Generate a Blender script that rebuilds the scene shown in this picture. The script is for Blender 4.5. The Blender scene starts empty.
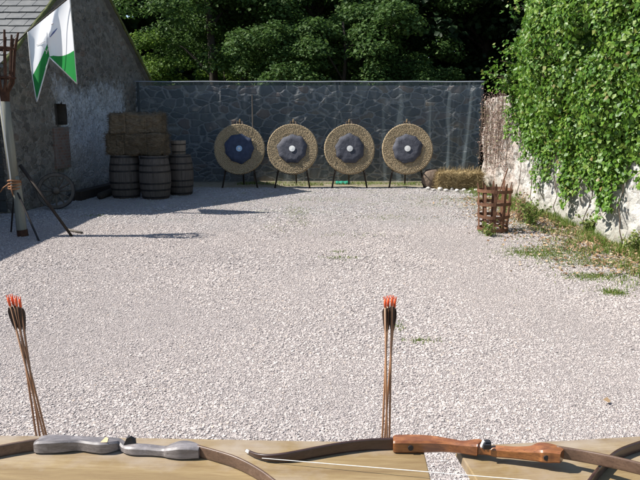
import bpy, bmesh, math, random
import numpy as np
from mathutils import Vector, Matrix, noise

random.seed(7); rng = np.random.default_rng(7)
S = bpy.context.scene
COL = S.collection
R = math.radians
F = 628.0; PITCH = R(11.1); CH = 1.6
cp, sp = math.cos(PITCH), math.sin(PITCH)

def ray(px, py):
    u = (px-320)/F; v = (240-py)/F
    return Vector((u, cp+v*sp, -sp+v*cp))
def G(px, py, h=0.0):                 # point on the horizontal plane z = h
    d = ray(px, py); t = (h-CH)/d.z
    return Vector((d.x*t, d.y*t, h))
def P(px, py, Y):                     # point at depth Y
    d = ray(px, py); t = Y/d.y
    return Vector((d.x*t, Y, CH+d.z*t))

# ------------------------------------------------------------------ objects
def tag(o, label=None, cat=None, group=None, kind=None):
    if label: o['label'] = label
    if cat: o['category'] = cat
    if group: o['group'] = group
    if kind: o['kind'] = kind
    return o
def thing(name, label, cat, loc=(0,0,0), rot=(0,0,0), group=None):
    o = bpy.data.objects.new(name, None); COL.objects.link(o)
    o.location = loc; o.rotation_euler = rot; o.empty_display_size = .1
    return tag(o, label, cat, group)
def copy_tree(o, parent=None):
    c = o.copy(); COL.objects.link(c); c.parent = parent
    for ch in [x for x in bpy.data.objects if x.parent == o]:
        copy_tree(ch, c)
    return c

class MB:
    def __init__(s): s.v = []; s.f = []
    def add(s, vs, fs):
        n = len(s.v); s.v += [tuple(v) for v in vs]; s.f += [tuple(i+n for i in f) for f in fs]; return s
    def box(s, c, size, rot=None, taper=1.0):
        x, y, z = size[0]/2, size[1]/2, size[2]/2
        vs = [Vector((sx*x*(taper if sz > 0 else 1), sy*y*(taper if sz > 0 else 1), sz*z)) for sz in (-1,1) for sy in (-1,1) for sx in (-1,1)]
        if rot is not None: vs = [rot @ v for v in vs]
        c = Vector(c)
        return s.add([c+v for v in vs], [(0,2,3,1),(4,5,7,6),(0,1,5,4),(2,6,7,3),(0,4,6,2),(1,3,7,5)])
    def tube(s, pts, rad, seg=8, cap=True, flat=None):
        pts = [Vector(p) for p in pts]
        if not hasattr(rad, '__len__'): rad = [rad]*len(pts)
        rings = []; up = Vector((0,0,1)); prev = None
        for i, p in enumerate(pts):
            t = (pts[min(i+1, len(pts)-1)] - pts[max(i-1, 0)]).normalized()
            if prev is None:
                a = up if abs(t.z) < .9 else Vector((1,0,0))
                n = (a - t*a.dot(t)).normalized()
            else:
                n = (prev - t*prev.dot(t)).normalized()
            prev = n; b = t.cross(n)
            rings.append([p + (n*math.cos(2*math.pi*k/seg) + b*math.sin(2*math.pi*k/seg))*rad[i] for k in range(seg)])
        vs = [v for r in rings for v in r]; fs = []
        for i in range(len(pts)-1):
            for k in range(seg):
                a = i*seg+k; b2 = i*seg+(k+1) % seg
                fs.append((a, b2, b2+seg, a+seg))
        if cap:
            fs.append(tuple(range(seg-1, -1, -1))); fs.append(tuple(range((len(pts)-1)*seg, len(pts)*seg)))
        return s.add(vs, fs)
    def lathe(s, prof, seg=32, fn=None, closed=False):
        # prof: (r, z); fn(r, z, k) -> (r, z)
        vs = []; n = len(prof)
        for k in range(seg):
            a = 2*math.pi*k/seg
            for r, z in prof:
                if fn: r2, z2 = fn(r, z, a)
                else: r2, z2 = r, z
                vs.append((r2*math.cos(a), r2*math.sin(a), z2))
        fs = []
        for k in range(seg):
            k2 = (k+1) % seg
            for i in range(n-1 if not closed else n):
                i2 = (i+1) % n
                fs.append((k*n+i, k2*n+i, k2*n+i2, k*n+i2))
        return s.add(vs, fs)
    def xf(s, M, start=0):
        s.v = s.v[:start] + [tuple(M @ Vector(v)) for v in s.v[start:]]; return s
    def build(s, name, mat, parent=None, smooth=False, bevel=0, offset=True):
        me = bpy.data.meshes.new(name)
        off = Vector(parent.location) if (parent is not None and offset) else Vector((0,0,0))
        me.from_pydata([tuple(Vector(v)-off) for v in s.v], [], s.f); me.update()
        bm = bmesh.new(); bm.from_mesh(me)
        bmesh.ops.recalc_face_normals(bm, faces=bm.faces); bm.to_mesh(me); bm.free()
        return link(name, me, mat, parent, smooth, bevel)
def link(name, me, mat, parent=None, smooth=False, bevel=0):
    if mat: me.materials.append(mat)
    if smooth: me.polygons.foreach_set('use_smooth', [True]*len(me.polygons))
    o = bpy.data.objects.new(name, me); COL.objects.link(o); o.parent = parent
    if bevel:
        m = o.modifiers.new('b', 'BEVEL'); m.width = bevel; m.segments = 2; m.limit_method = 'ANGLE'
    return o
def np_mesh(name, verts, faces):
    # faces (M,k) array
    me = bpy.data.meshes.new(name)
    nv, (nf, k) = len(verts), faces.shape
    me.vertices.add(nv); me.vertices.foreach_set('co', verts.astype(np.float32).ravel())
    me.loops.add(nf*k); me.loops.foreach_set('vertex_index', faces.astype(np.int32).ravel())
    me.polygons.add(nf); me.polygons.foreach_set('loop_start', np.arange(0, nf*k, k, dtype=np.int32))
    me.polygons.foreach_set('loop_total', np.full(nf, k, dtype=np.int32))
    me.update(calc_edges=True); me.validate(); return me

# ------------------------------------------------------------------ materials
class NT:
    def __init__(s, name, world=False):
        s.m = bpy.data.materials.new(name); s.m.use_nodes = True
        s.t = s.m.node_tree; s.n = s.t.nodes; s.l = s.t.links
        s.b = s.n['Principled BSDF']; s.out = s.n['Material Output']
        s.co = s.n.new('ShaderNodeNewGeometry').outputs['Position'] if world else s.n.new('ShaderNodeTexCoord').outputs['Object']
    def mapping(s, scale=(1,1,1), rot=(0,0,0), src=None):
        m = s.n.new('ShaderNodeMapping'); m.inputs['Scale'].default_value = scale; m.inputs['Rotation'].default_value = rot
        s.l.new(src or s.co, m.inputs['Vector']); return m.outputs[0]
    def noise(s, scale, detail=4, rough=.55, src=None, out='Fac', dist=0):
        n = s.n.new('ShaderNodeTexNoise'); n.inputs['Scale'].default_value = scale; n.inputs['Detail'].default_value = detail
        n.inputs['Roughness'].default_value = rough; n.inputs['Distortion'].default_value = dist
        s.l.new(src or s.co, n.inputs['Vector']); return n.outputs[out]
    def voro(s, scale, feature='F1', src=None, rand=1.0):
        n = s.n.new('ShaderNodeTexVoronoi'); n.feature = feature; n.inputs['Scale'].default_value = scale
        n.inputs['Randomness'].default_value = rand
        s.l.new(src or s.co, n.inputs['Vector']); return n
    def ramp(s, fac, stops, interp='LINEAR'):
        r = s.n.new('ShaderNodeValToRGB'); e = r.color_ramp.elements; r.color_ramp.interpolation = interp
        while len(e) > 1: e.remove(e[-1])
        e[0].position = stops[0][0]; e[0].color = (*stops[0][1], 1) if hasattr(stops[0][1], '__len__') else (stops[0][1],)*3+(1,)
        for p, c in stops[1:]:
            x = e.new(p); x.color = (*c, 1) if hasattr(c, '__len__') else (c, c, c, 1)
        s.l.new(fac, r.inputs[0]); return r.outputs[0]
    def mix(s, fac, a, b, mode='MIX'):
        m = s.n.new('ShaderNodeMix'); m.data_type = 'RGBA'; m.blend_type = mode
        for val, sock in ((fac, m.inputs[0]), (a, m.inputs[6]), (b, m.inputs[7])):
            if hasattr(val, 'is_linked'): s.l.new(val, sock)
            elif sock == m.inputs[0]: sock.default_value = val
            else: sock.default_value = (*val, 1)
        return m.outputs[2]
    def math(s, op, a, b=0.5, clamp=False):
        m = s.n.new('ShaderNodeMath'); m.operation = op; m.use_clamp = clamp
        for val, sock in ((a, m.inputs[0]), (b, m.inputs[1])):
            if hasattr(val, 'is_linked'): s.l.new(val, sock)
            else: sock.default_value = val
        return m.outputs[0]
    def island(s):
        return s.n.new('ShaderNodeNewGeometry').outputs['Random Per Island']
    def objrand(s): return s.n.new('ShaderNodeObjectInfo').outputs['Random']
    def sep(s, src=None):
        n = s.n.new('ShaderNodeSeparateXYZ'); s.l.new(src or s.co, n.inputs[0]); return n.outputs
    def bump(s, h, strength=.5, dist=.02, prev=None):
        b = s.n.new('ShaderNodeBump'); b.inputs['Strength'].default_value = strength; b.inputs['Distance'].default_value = dist
        s.l.new(h, b.inputs['Height'])
        if prev: s.l.new(prev, b.inputs['Normal'])
        return b.outputs[0]
    def fin(s, col, rough=.8, normal=None, metal=0, spec=.5, trans=0):
        if hasattr(col, 'is_linked'): s.l.new(col, s.b.inputs['Base Color'])
        else: s.b.inputs['Base Color'].default_value = (*col, 1)
        if hasattr(rough, 'is_linked'): s.l.new(rough, s.b.inputs['Roughness'])
        else: s.b.inputs['Roughness'].default_value = rough
        s.b.inputs['Metallic'].default_value = metal; s.b.inputs['Specular IOR Level'].default_value = spec
        if normal: s.l.new(normal, s.b.inputs['Normal'])
        if trans:
            t = s.n.new('ShaderNodeBsdfTranslucent'); mx = s.n.new('ShaderNodeMixShader'); mx.inputs[0].default_value = trans
            if hasattr(col, 'is_linked'): s.l.new(col, t.inputs[0])
            else: t.inputs[0].default_value = (*col, 1)
            s.l.new(s.b.outputs[0], mx.inputs[1]); s.l.new(t.outputs[0], mx.inputs[2]); s.l.new(mx.outputs[0], s.out.inputs[0])
        return s.m

def simple(name, c1, c2, scale=8, rough=.8, bump=.3, bscale=30, bdist=.01, stretch=(1,1,1), metal=0, spec=.4, c3=None):
    t = NT(name); mp = t.mapping(stretch)
    stops = [(.3, c1), (.7, c2)] + ([(.85, c3)] if c3 else [])
    c = t.ramp(t.noise(scale, 6, .6, mp), stops)
    c = t.mix(t.math('MULTIPLY', t.objrand(), .35), c, tuple(x*.6 for x in c1))
    return t.fin(c, rough, t.bump(t.noise(bscale, 5, .6, mp), bump, bdist), metal, spec)

def stone_tex(t, scale, sx=(1,1,1), warp=.12):
    """returns (edge distance, cell colour) of irregular stones"""
    nz = t.noise(3.0, 3, .6, out='Color')
    v = t.n.new('ShaderNodeVectorMath'); v.operation = 'MULTIPLY_ADD'
    nz = t.mix(.3, nz, t.noise(11, 3, .6, out='Color')); t.l.new(nz, v.inputs[0]); v.inputs[1].default_value = (warp*2,)*3; t.l.new(t.co, v.inputs[2])
    mp = t.mapping(sx, src=v.outputs[0])
    e = t.voro(scale, 'DISTANCE_TO_EDGE', mp).outputs['Distance']
    c = t.voro(scale, 'F1', mp).outputs['Color']
    sc = t.n.new('ShaderNodeSeparateColor'); t.l.new(c, sc.inputs[0])
    return e, sc.outputs

# barn stone: grey rubble, with the lower part once whitewashed
def m_barn():
    t = NT('barn_rubble', True); e, c = stone_tex(t, 6.5, (1,1,1.5), .16)
    stone = t.ramp(c[0], [(0, (.16,.145,.13)), (.35, (.27,.25,.22)), (.8, (.43,.39,.34)), (1, (.28,.2,.16))])
    stone = t.mix(t.math('MULTIPLY', t.noise(22, 5, .7), .4), stone, (.08,.078,.07))
    mort = t.ramp(t.noise(14, 5, .7), [(.35, (.26,.24,.21)), (.7, (.44,.41,.36))])
    rend = t.ramp(t.noise(2.6, 7, .8), [(.42, 0), (.62, 1)])
    col = t.mix(t.ramp(e, [(.03, 1), (.11, 0)]), stone, mort); col = t.mix(t.math('MULTIPLY', rend, .4), col, mort); col = t.mix(t.ramp(t.noise(5.5, 7, .8), [(.56, 0), (.7, .6)]), col, (.1,.092,.08))
    pit = t.ramp(t.noise(19, 7, .8), [(.35, .8), (.43, 0)])
    pale = t.ramp(t.noise(8, 5, .7), [(.6, 0), (.7, .5)])
    col = t.mix(pale, col, (.42,.39,.34)); col = t.mix(pit, col, (.05,.045,.04))
    # whitewash: a band below 2.45 m starting beyond y=11.7, flaking
    x, y, z = t.sep()
    nz = t.noise(1.6, 6, .65)
    top = t.math('ADD', t.math('MULTIPLY', t.math('SUBTRACT', 2.45, z), 2.6), t.math('MULTIPLY', t.math('SUBTRACT', nz, .5), 2.2))
    near = t.math('ADD', t.math('MULTIPLY', t.math('SUBTRACT', y, 11.9), 3.5), t.math('MULTIPLY', t.math('SUBTRACT', nz, .5), 4.0))
    far = t.math('MULTIPLY', t.math('SUBTRACT', 15.35, y), 4.0)
    mask = t.math('MINIMUM', t.math('MINIMUM', top, near), far)
    mask = t.math('ADD', mask, t.math('MULTIPLY', t.math('SUBTRACT', t.noise(9, 6, .75), .5), 3.4))
    mask = t.math('MINIMUM', mask, t.math('MULTIPLY', t.math('ADD', z, t.math('MULTIPLY', nz, .8)), .62))
    mask = t.ramp(mask, [(.25, 0), (1.0, 1)])
    mask = t.math('MULTIPLY', mask, t.ramp(t.noise(16, 6, .8), [(.36, .35), (.5, 1)]))
    white = t.ramp(t.noise(5, 6, .7), [(.3, (.5,.52,.55)), (.65, (.8,.82,.85))])
    col = t.mix(mask, col, white); col = t.mix(t.math('MULTIPLY', t.ramp(t.noise(13, 7, .8), [(.34, 1), (.41, 0)]), mask), col, (.08,.07,.065))
    h = t.math('ADD', t.math('MULTIPLY', t.ramp(e, [(0, 0), (.12, 1)]), t.math('SUBTRACT', 1.0, t.math('MULTIPLY', t.math('MAXIMUM', rend, mask), .75))), t.math('MULTIPLY', t.noise(24, 6, .75), 1.2))
    return t.fin(col, .95, t.bump(h, 1.0, .045), spec=.1)
def m_back():
    t = NT('back_wall_stone', True); e, c = stone_tex(t, 3.1, (1,1,1.8), .1)
    stone = t.ramp(c[0], [(0, (.08,.09,.095)), (.4, (.13,.14,.145)), (.78, (.21,.215,.215)), (.93, (.26,.18,.14)), (1, (.3,.27,.2))])
    stone = t.mix(t.math('MULTIPLY', t.noise(18, 5, .7), .5), stone, (.07,.07,.08))
    col = t.mix(t.ramp(t.math('ADD', e, t.math('MULTIPLY', t.noise(11, 4), .03)), [(.035, .9), (.1, 0)]), stone, (.4,.4,.39))
    h = t.math('ADD', t.ramp(e, [(0, 0), (.13, 1)]), t.math('MULTIPLY', t.noise(30, 5, .7), .35))
    return t.fin(col, .95, t.bump(h, .7, .04), spec=.1)
def m_white_wall():
    t = NT('limewashed_rubble', True)
    n = t.noise(2.2, 8, .7); nf = t.noise(14, 6, .75)
    col = t.ramp(n, [(.3, (.35,.335,.305)), (.5, (.47,.46,.43)), (.7, (.58,.57,.545))])
    m = t.ramp(nf, [(.52, 0), (.66, 1)])
    col = t.mix(t.math('MULTIPLY', m, .75), col, (.27,.22,.18))
    x, y, z = t.sep()
    pink = t.math('MULTIPLY', t.ramp(t.math('MULTIPLY', y, .05), [(.56, 0), (.64, 1)]), t.ramp(t.noise(3.5, 6, .75), [(.36, 0), (.55, 1)]))
    col = t.mix(t.math('MULTIPLY', pink, .65), col, (.36,.27,.22))
    low = t.ramp(t.math('ADD', z, t.math('MULTIPLY', nf, .5)), [(.2, 1), (.55, 0)])
    col = t.mix(t.math('MULTIPLY', low, .6), col, (.2,.19,.12))
    h = t.math('ADD', t.noise(7, 7, .7), t.math('MULTIPLY', t.noise(35, 4, .7), .35))
    return t.fin(col, .95, t.bump(h, .8, .05), spec=.1)
def m_ground():
    t = NT('gravel_ground')
    v = t.voro(95, 'F1'); e = t.voro(95, 'DISTANCE_TO_EDGE').outputs['Distance']
    sc = t.n.new('ShaderNodeSeparateColor'); t.l.new(v.outputs['Color'], sc.inputs[0])
    col = t.ramp(sc.outputs[0], [(0, (.3,.26,.245)), (.3, (.38,.335,.32)), (.6, (.43,.38,.365)), (.9, (.5,.45,.43)), (1, (.54,.5,.475))])
    col = t.mix(t.ramp(e, [(.0, .5), (.1, 0)]), col, (.3,.265,.25))
    big = t.noise(.7, 6, .6)
    col = t.mix(t.math('MULTIPLY', t.ramp(big, [(.42, 0), (.62, 1)]), .3), col, (.3,.27,.26))
    x, y, z = t.sep()
    # sandy, weedy strip at the foot of the netting and straw coloured verge by the right wall
    sand = t.ramp(t.math('ADD', t.math('MULTIPLY', y, .05), t.math('MULTIPLY', t.noise(2.5, 6, .7), .06)), [(.735, 0), (.765, 1)])
    scol = t.ramp(t.noise(9, 6, .7), [(.33, (.18,.18,.08)), (.48, (.34,.29,.19)), (.7, (.44,.4,.31))])
    col = t.mix(t.math('MULTIPLY', sand, .85), col, scol)
    vg = t.math('ADD', t.math('MULTIPLY', t.math('SUBTRACT', x, 3.2), 1.6), t.math('MULTIPLY', t.math('SUBTRACT', t.noise(1.5, 6, .7), .5), 3))
    vcol = t.ramp(t.noise(12, 6, .7), [(.35, (.09,.13,.035)), (.5, (.21,.2,.09)), (.7, (.36,.31,.19))])
    col = t.mix(t.math('MULTIPLY', t.ramp(vg, [(.3, 0), (.7, 1)]), .8), col, vcol)
    gm = t.math('GREATER_THAN', t.math('MAXIMUM', t.math('ABSOLUTE', x), t.math('SUBTRACT', y, 10.0)), 8.0)
    col = t.mix(gm, col, (.05,.08,.02))
    h = t.math('ADD', t.ramp(e, [(0, 0), (.3, 1)]), t.math('MULTIPLY', sc.outputs[1], .8))
    return t.fin(col, .9, t.bump(h, .8, .008), spec=.2)
def m_stone():
    t = NT('gravel_stone'); r = t.objrand()
    col = t.ramp(r, [(0, (.14,.125,.125)), (.07, (.28,.245,.24)), (.25, (.41,.362,.338)), (.7, (.475,.424,.396)), (.95, (.55,.5,.468)), (1, (.5,.4,.33))])
    big = t.n.new('ShaderNodeNewGeometry').outputs['Position']
    nb = t.noise(.55, 5, .6, big)
    col = t.mix(t.ramp(nb, [(.4, 0), (.7, .4)]), col, (.3,.28,.28))
    x, y, z = t.sep(big)
    # a greyer, worn and slightly mossy area in the far middle of the yard
    far = t.math('ADD', t.math('MULTIPLY', y, .05), t.math('MULTIPLY', t.math('SUBTRACT', t.noise(.9, 6, .7, big), .5), .25))
    col = t.mix(t.ramp(far, [(.42, 0), (.56, .6)]), col, (.34,.335,.34))
    col = t.mix(t.math('MULTIPLY', t.ramp(far, [(.46, 0), (.6, 1)]), t.ramp(t.noise(2.3, 6, .75, big), [(.5, 0), (.68, .6)])), col, (.26,.28,.16))
    return t.fin(col, .85, spec=.25)

def m_leaf(name, stops, rough=.5, trans=.3, spec=.5, dirt=None):
    t = NT(name); col = t.ramp(t.island(), stops)
    col = t.mix(t.math('MULTIPLY', t.noise(.8, 3), .5), col, tuple(x*.75 for x in stops[0][1]))
    return t.fin(col, rough, spec=spec, trans=trans)
def m_straw(name, a, b, c):
    t = NT(name); mp = t.mapping((1,1,6))
    col = t.ramp(t.noise(18, 6, .75, mp), [(.3, a), (.5, b), (.72, c)])
    n2 = t.noise(45, 5, .7, t.mapping((6,1,1)))
    col = t.mix(t.math('MULTIPLY', t.island(), .5), col, b)
    return t.fin(col, .85, t.bump(n2, .7, .012), spec=.25)
def m_rope():
    t = NT('straw_rope_boss')
    x, y, z = t.sep()
    ang = t.math('ARCTAN2', z, x)
    rad = t.math('SQRT', t.math('ADD', t.math('MULTIPLY', x, x), t.math('MULTIPLY', z, z)))
    tw = t.math('SINE', t.math('ADD', t.math('MULTIPLY', ang, 62), t.math('MULTIPLY', rad, 190)))
    ring = t.math('SINE', t.math('MULTIPLY', rad, 2*math.pi/.0295))
    n = t.noise(38, 7, .8)
    f = t.math('ADD', t.math('MULTIPLY', t.math('ADD', tw, ring), .09), n)
    col = t.ramp(f, [(.28, (.07,.048,.026)), (.45, (.25,.185,.11)), (.6, (.46,.36,.225)), (.78, (.62,.53,.37))])
    return t.fin(col, .85, t.bump(f, .8, .02), spec=.2)
def wood(name, a, b, rough=.7, axis=0, scale=1, spec=.35, bump=.3, knots=False):
    t = NT(name); st = [14*scale]*3; st[axis] = 1.0*scale; mp = t.mapping(tuple(st))
    n = t.noise(1.6, 8, .65, mp, dist=.4)
    col = t.ramp(n, [(.3, a), (.7, b)])
    col = t.mix(t.math('MULTIPLY', t.noise(2.2, 5), .5), col, tuple(x*.65 for x in a))
    return t.fin(col, rough, t.bump(n, bump, .004), spec=spec)

M = {}
M['barn'] = m_barn(); M['back'] = m_back(); M['white'] = m_white_wall(); M['ground'] = m_ground(); M['stone'] = m_stone()
M['slate'] = simple('roof_slate', (.1,.105,.11), (.2,.2,.19), 7, .75, .5, 40, .006, c3=(.26,.27,.18))
M['moss'] = simple('verge_moss', (.05,.06,.02), (.16,.17,.06), 20, .95, .6, 60)
M['brick'] = None
def m_brick():
    t = NT('red_brick', True); b = t.n.new('ShaderNodeTexBrick'); b.inputs['Scale'].default_value = 4.3
    x, y, z = t.sep(); cb = t.n.new('ShaderNodeCombineXYZ'); t.l.new(y, cb.inputs[0]); t.l.new(z, cb.inputs[1]); t.l.new(cb.outputs[0], b.inputs['Vector'])
    b.inputs['Color1'].default_value = (.19,.1,.075,1); b.inputs['Color2'].default_value = (.12,.075,.06,1); b.inputs['Mortar'].default_value = (.17,.15,.13,1)
    b.inputs['Mortar Size'].default_value = .035; b.inputs['Mortar Smooth'].default_value = .24
    col = t.mix(t.ramp(t.noise(7, 6, .75), [(.4, 0), (.62, .85)]), b.outputs['Color'], (.17,.16,.15))
    return t.fin(col, .95, t.bump(t.math('ADD', t.math('MULTIPLY', b.outputs['Fac'], -1.0), t.noise(30, 5, .7)), .6, .02), spec=.1)
M['brick'] = m_brick()
M['niche'] = simple('dark_recess', (.03,.027,.025), (.07,.062,.055), 8, .95)  # very dark tone over the whole inside of the niche
M['boards'] = wood('weathered_boards', (.035,.04,.042), (.09,.095,.095), .9, 0)
M['oldwood'] = wood('old_grey_wood', (.07,.06,.05), (.17,.145,.12), .85, 2)
M['barrelwood'] = wood('barrel_oak', (.06,.048,.04), (.16,.135,.115), .8, 2)
M['bucketwood'] = wood('bucket_wood', (.12,.1,.08), (.26,.22,.18), .8, 2)
M['darkwood'] = wood('dark_timber', (.02,.015,.012), (.055,.04,.03), .8, 2)
M['tan'] = wood('pale_peg_wood', (.25,.17,.09), (.42,.3,.17), .7, 2)
M['iron'] = simple('dark_iron', (.02,.02,.022), (.06,.05,.045), 12, .6, .3, 40, .004, metal=.5)
M['rust'] = simple('rusty_iron', (.1,.05,.032), (.24,.125,.075), 14, .9, .6, 60, .004, c3=(.34,.21,.14), spec=.15)
M['sootrust'] = simple('sooty_rusty_iron', (.04,.022,.016), (.11,.055,.035), 14, .9, .6, 60, .004, spec=.15)
M['polewood'] = wood('grey_green_pole', (.16,.16,.13), (.3,.3,.25), .75, 2)
M['rope'] = simple('rope', (.2,.14,.08), (.4,.3,.2), 40, .9)
M['bosses'] = m_rope()
M['hay'] = m_straw('old_hay', (.035,.026,.018), (.13,.1,.065), (.27,.21,.14))
M['straw'] = m_straw('dry_straw', (.14,.09,.04), (.32,.24,.12), (.52,.43,.24))
M['face'] = simple('dark_target_face', (.04,.042,.056), (.085,.088,.11), 9, .75, .5, 14, .02, c3=(.2,.2,.22))
M['white_paint'] = simple('white_paint', (.7,.7,.68), (.82,.82,.8), 20, .7)
M['blue_paint'] = simple('pale_blue_paint', (.3,.48,.72), (.4,.6,.8), 20, .7)
M['rock'] = simple('boulder_stone', (.13,.09,.065), (.26,.2,.15), 6, .9, .8, 20, .03)
M['cobble'] = simple('pale_cobble', (.42,.4,.37), (.62,.6,.56), 8, .9, .4, 30)
M['teal'] = simple('teal_cloth', (.01,.2,.13), (.02,.3,.2), 12, .8)
M['flagwhite'] = NT('white_flag_cloth').fin((.9,.9,.92), .8, spec=.1, trans=.35)
M['flaggreen'] = NT('green_flag_cloth').fin((.035,.27,.07), .8, spec=.1, trans=.4)
M['flagblue'] = NT('flag_ink').fin((.12,.14,.3), .8, spec=.1)
M['flaggrey'] = NT('flag_faded_ink').fin((.55,.52,.52), .8, spec=.1)
M['orange'] = NT('orange_nock').fin((.85,.14,.04), .4, spec=.5, trans=.25)
M['feather'] = simple('dark_feather', (.03,.018,.012), (.075,.045,.03), 60, .8)
M['shaft'] = wood('arrow_shaft', (.22,.1,.045), (.4,.22,.11), .45, 2, spec=.5, bump=.05)
M['ply'] = None
def m_table():
    t = NT('table_boards'); mp = t.mapping((1.1, 9, 9))
    n = t.noise(2.2, 8, .6, mp, dist=.6); fine = t.noise(6, 8, .75, t.mapping((2.5, 85, 85)), dist=.3)
    col = t.ramp(n, [(.3, (.17,.115,.055)), (.5, (.255,.185,.09)), (.7, (.34,.26,.145))])
    col = t.mix(t.ramp(fine, [(.36, .75), (.56, 0)]), col, (.17,.105,.05)); col = t.mix(t.ramp(t.noise(55, 6, .8), [(.62, 0), (.74, .5)]), col, (.14,.1,.07))
    col = t.mix(t.ramp(t.noise(3.5, 5, .6), [(.48, 0), (.68, .6)]), col, (.36,.315,.28))
    return t.fin(col, .6, t.bump(fine, .25, .002), spec=.35)
M['ply'] = m_table()
def m_riser(name, a, b, rough, spec, coat):
    t = NT(name); mp = t.mapping((4, 16, 16)); n = t.noise(1.7, 8, .6, mp, dist=1.5)
    wear = t.noise(22, 6, .7); scr = t.noise(9, 7, .75, t.mapping((2, 30, 30)))
    col = t.ramp(n, [(.3, a), (.7, b)])
    col = t.mix(t.ramp(wear, [(.55, 0), (.72, .4)]), col, tuple(min(1, x*1.7+.04) for x in b))
    col = t.mix(t.ramp(scr, [(.36, .6), (.5, 0)]), col, tuple(x*.45 for x in a))
    t.b.inputs['Coat Weight'].default_value = coat; t.b.inputs['Coat Roughness'].default_value = .25
    return t.fin(col, rough, t.bump(wear, .12, .002), spec=spec)
M['riser_red'] = m_riser('varnished_red_wood', (.13,.04,.013), (.36,.14,.042), .3, .5, .7)
M['riser_grey'] = m_riser('worn_purple_grey_wood', (.1,.086,.083), (.29,.262,.258), .4, .5, .5)
M['limb'] = m_riser('dark_brown_limb', (.035,.016,.013), (.065,.035,.027), .35, .5, .4)
M['limb2'] = m_riser('mid_brown_limb', (.08,.045,.03), (.15,.09,.06), .45, .45, .25)
M['black'] = NT('black_rubber').fin((.015,.015,.018), .5)
M['string'] = NT('white_string').fin((.75,.73,.68), .7)
M['bark'] = simple('bark', (.025,.02,.016), (.08,.065,.05), 6, .95, .8, 25, .03, stretch=(4,4,1))
M['stem'] = simple('ivy_stem', (.07,.05,.035), (.16,.12,.085), 20, .9)
M['leafA'] = m_leaf('sycamore_leaf', [(0, (.04,.085,.02)), (.6, (.075,.14,.035)), (1, (.12,.19,.05))], .6, .35, .2)
M['leafB'] = m_leaf('bright_leaf', [(0, (.06,.12,.02)), (.6, (.11,.19,.03)), (1, (.19,.27,.05))], .6, .4, .2)
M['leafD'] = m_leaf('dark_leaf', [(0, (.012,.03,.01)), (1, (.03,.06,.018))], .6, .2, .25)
M['ivy'] = m_leaf('ivy_leaf', [(0, (.045,.12,.012)), (.35, (.09,.19,.02)), (.75, (.155,.28,.03)), (.96, (.25,.34,.07)), (1, (.27,.19,.08))], .45, .32, .4)
M['dryleaf'] = m_leaf('dry_leaf', [(0, (.2,.11,.06)), (.5, (.4,.27,.15)), (1, (.55,.45,.3))], .8, .2, .2)
M['creeperleaf'] = m_leaf('withered_creeper_leaf', [(0, (.2,.11,.09)), (.5, (.34,.24,.2)), (.85, (.45,.36,.29)), (1, (.2,.26,.08))], .8, .2, .2)
M['grass'] = m_leaf('grass_blade', [(0, (.09,.16,.02)), (.6, (.16,.25,.04)), (.85, (.27,.29,.08)), (1, (.48,.4,.2))], .6, .35, .3)
M['drystalk'] = m_leaf('dry_stalk', [(0, (.2,.14,.08)), (1, (.42,.32,.2))], .8, .2, .2)

# ------------------------------------------------------------------ leaves
def leaf_mesh(name, pos, size, nrm=None, droop=0.3, narrow=.42):
    """pos (N,3), size (N,) ; each leaf is a folded kite of two triangles"""
    n = len(pos)
    if nrm is None: nrm = rng.normal(size=(n,3))
    nrm = nrm/np.linalg.norm(nrm, axis=1, keepdims=True)
    t = rng.normal(size=(n,3)); t[:,2] -= droop
    t -= nrm*np.sum(t*nrm, axis=1, keepdims=True); t /= np.linalg.norm(t, axis=1, keepdims=True)+1e-9
    b = np.cross(nrm, t); s = size[:,None]
    w = narrow*(.8+.4*rng.random((n,1)))
    v0 = pos; v1 = pos+t*s*.42+b*s*w+nrm*s*.12; v2 = pos+t*s - nrm*s*.08; v3 = pos+t*s*.42-b*s*w+nrm*s*.12
    V = np.stack([v0,v1,v2,v3], 1).reshape(-1,3)
    i = np.arange(n)*4
    Fc = np.concatenate([np.stack([i,i+1,i+2],1), np.stack([i,i+2,i+3],1)])
    return np_mesh(name, V, Fc)
def blades(name, base, h, w=.006, lean=.35):
    n = len(base); a = rng.random(n)*2*np.pi
    d = np.stack([np.cos(a), np.sin(a), np.zeros(n)], 1); sd = np.stack([-np.sin(a), np.cos(a), np.zeros(n)], 1)
    h = h[:,None]; L = (rng.random((n,1))*lean)*h
    up = np.array([[0,0,1.0]])
    m = base+up*h*.55+d*L*.35; tip = base+up*h*(.9)+d*L*1.2
    V = np.stack([base-sd*w, base+sd*w, m+sd*w*.7, m-sd*w*.7, tip], 1).reshape(-1,3)
    i = np.arange(n)*5
    Fc = np.concatenate([np.stack([i,i+1,i+2],1), np.stack([i,i+2,i+3],1), np.stack([i+3,i+2,i+4],1)])
    return np_mesh(name, V, Fc)

# ------------------------------------------------------------------ ground
mb = MB(); mb.add([(-150,-60,0),(150,-60,0),(150,240,0),(-150,240,0)], [(0,1,2,3)])
g = mb.build('ground', M['ground']); tag(g, kind='structure')

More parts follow.
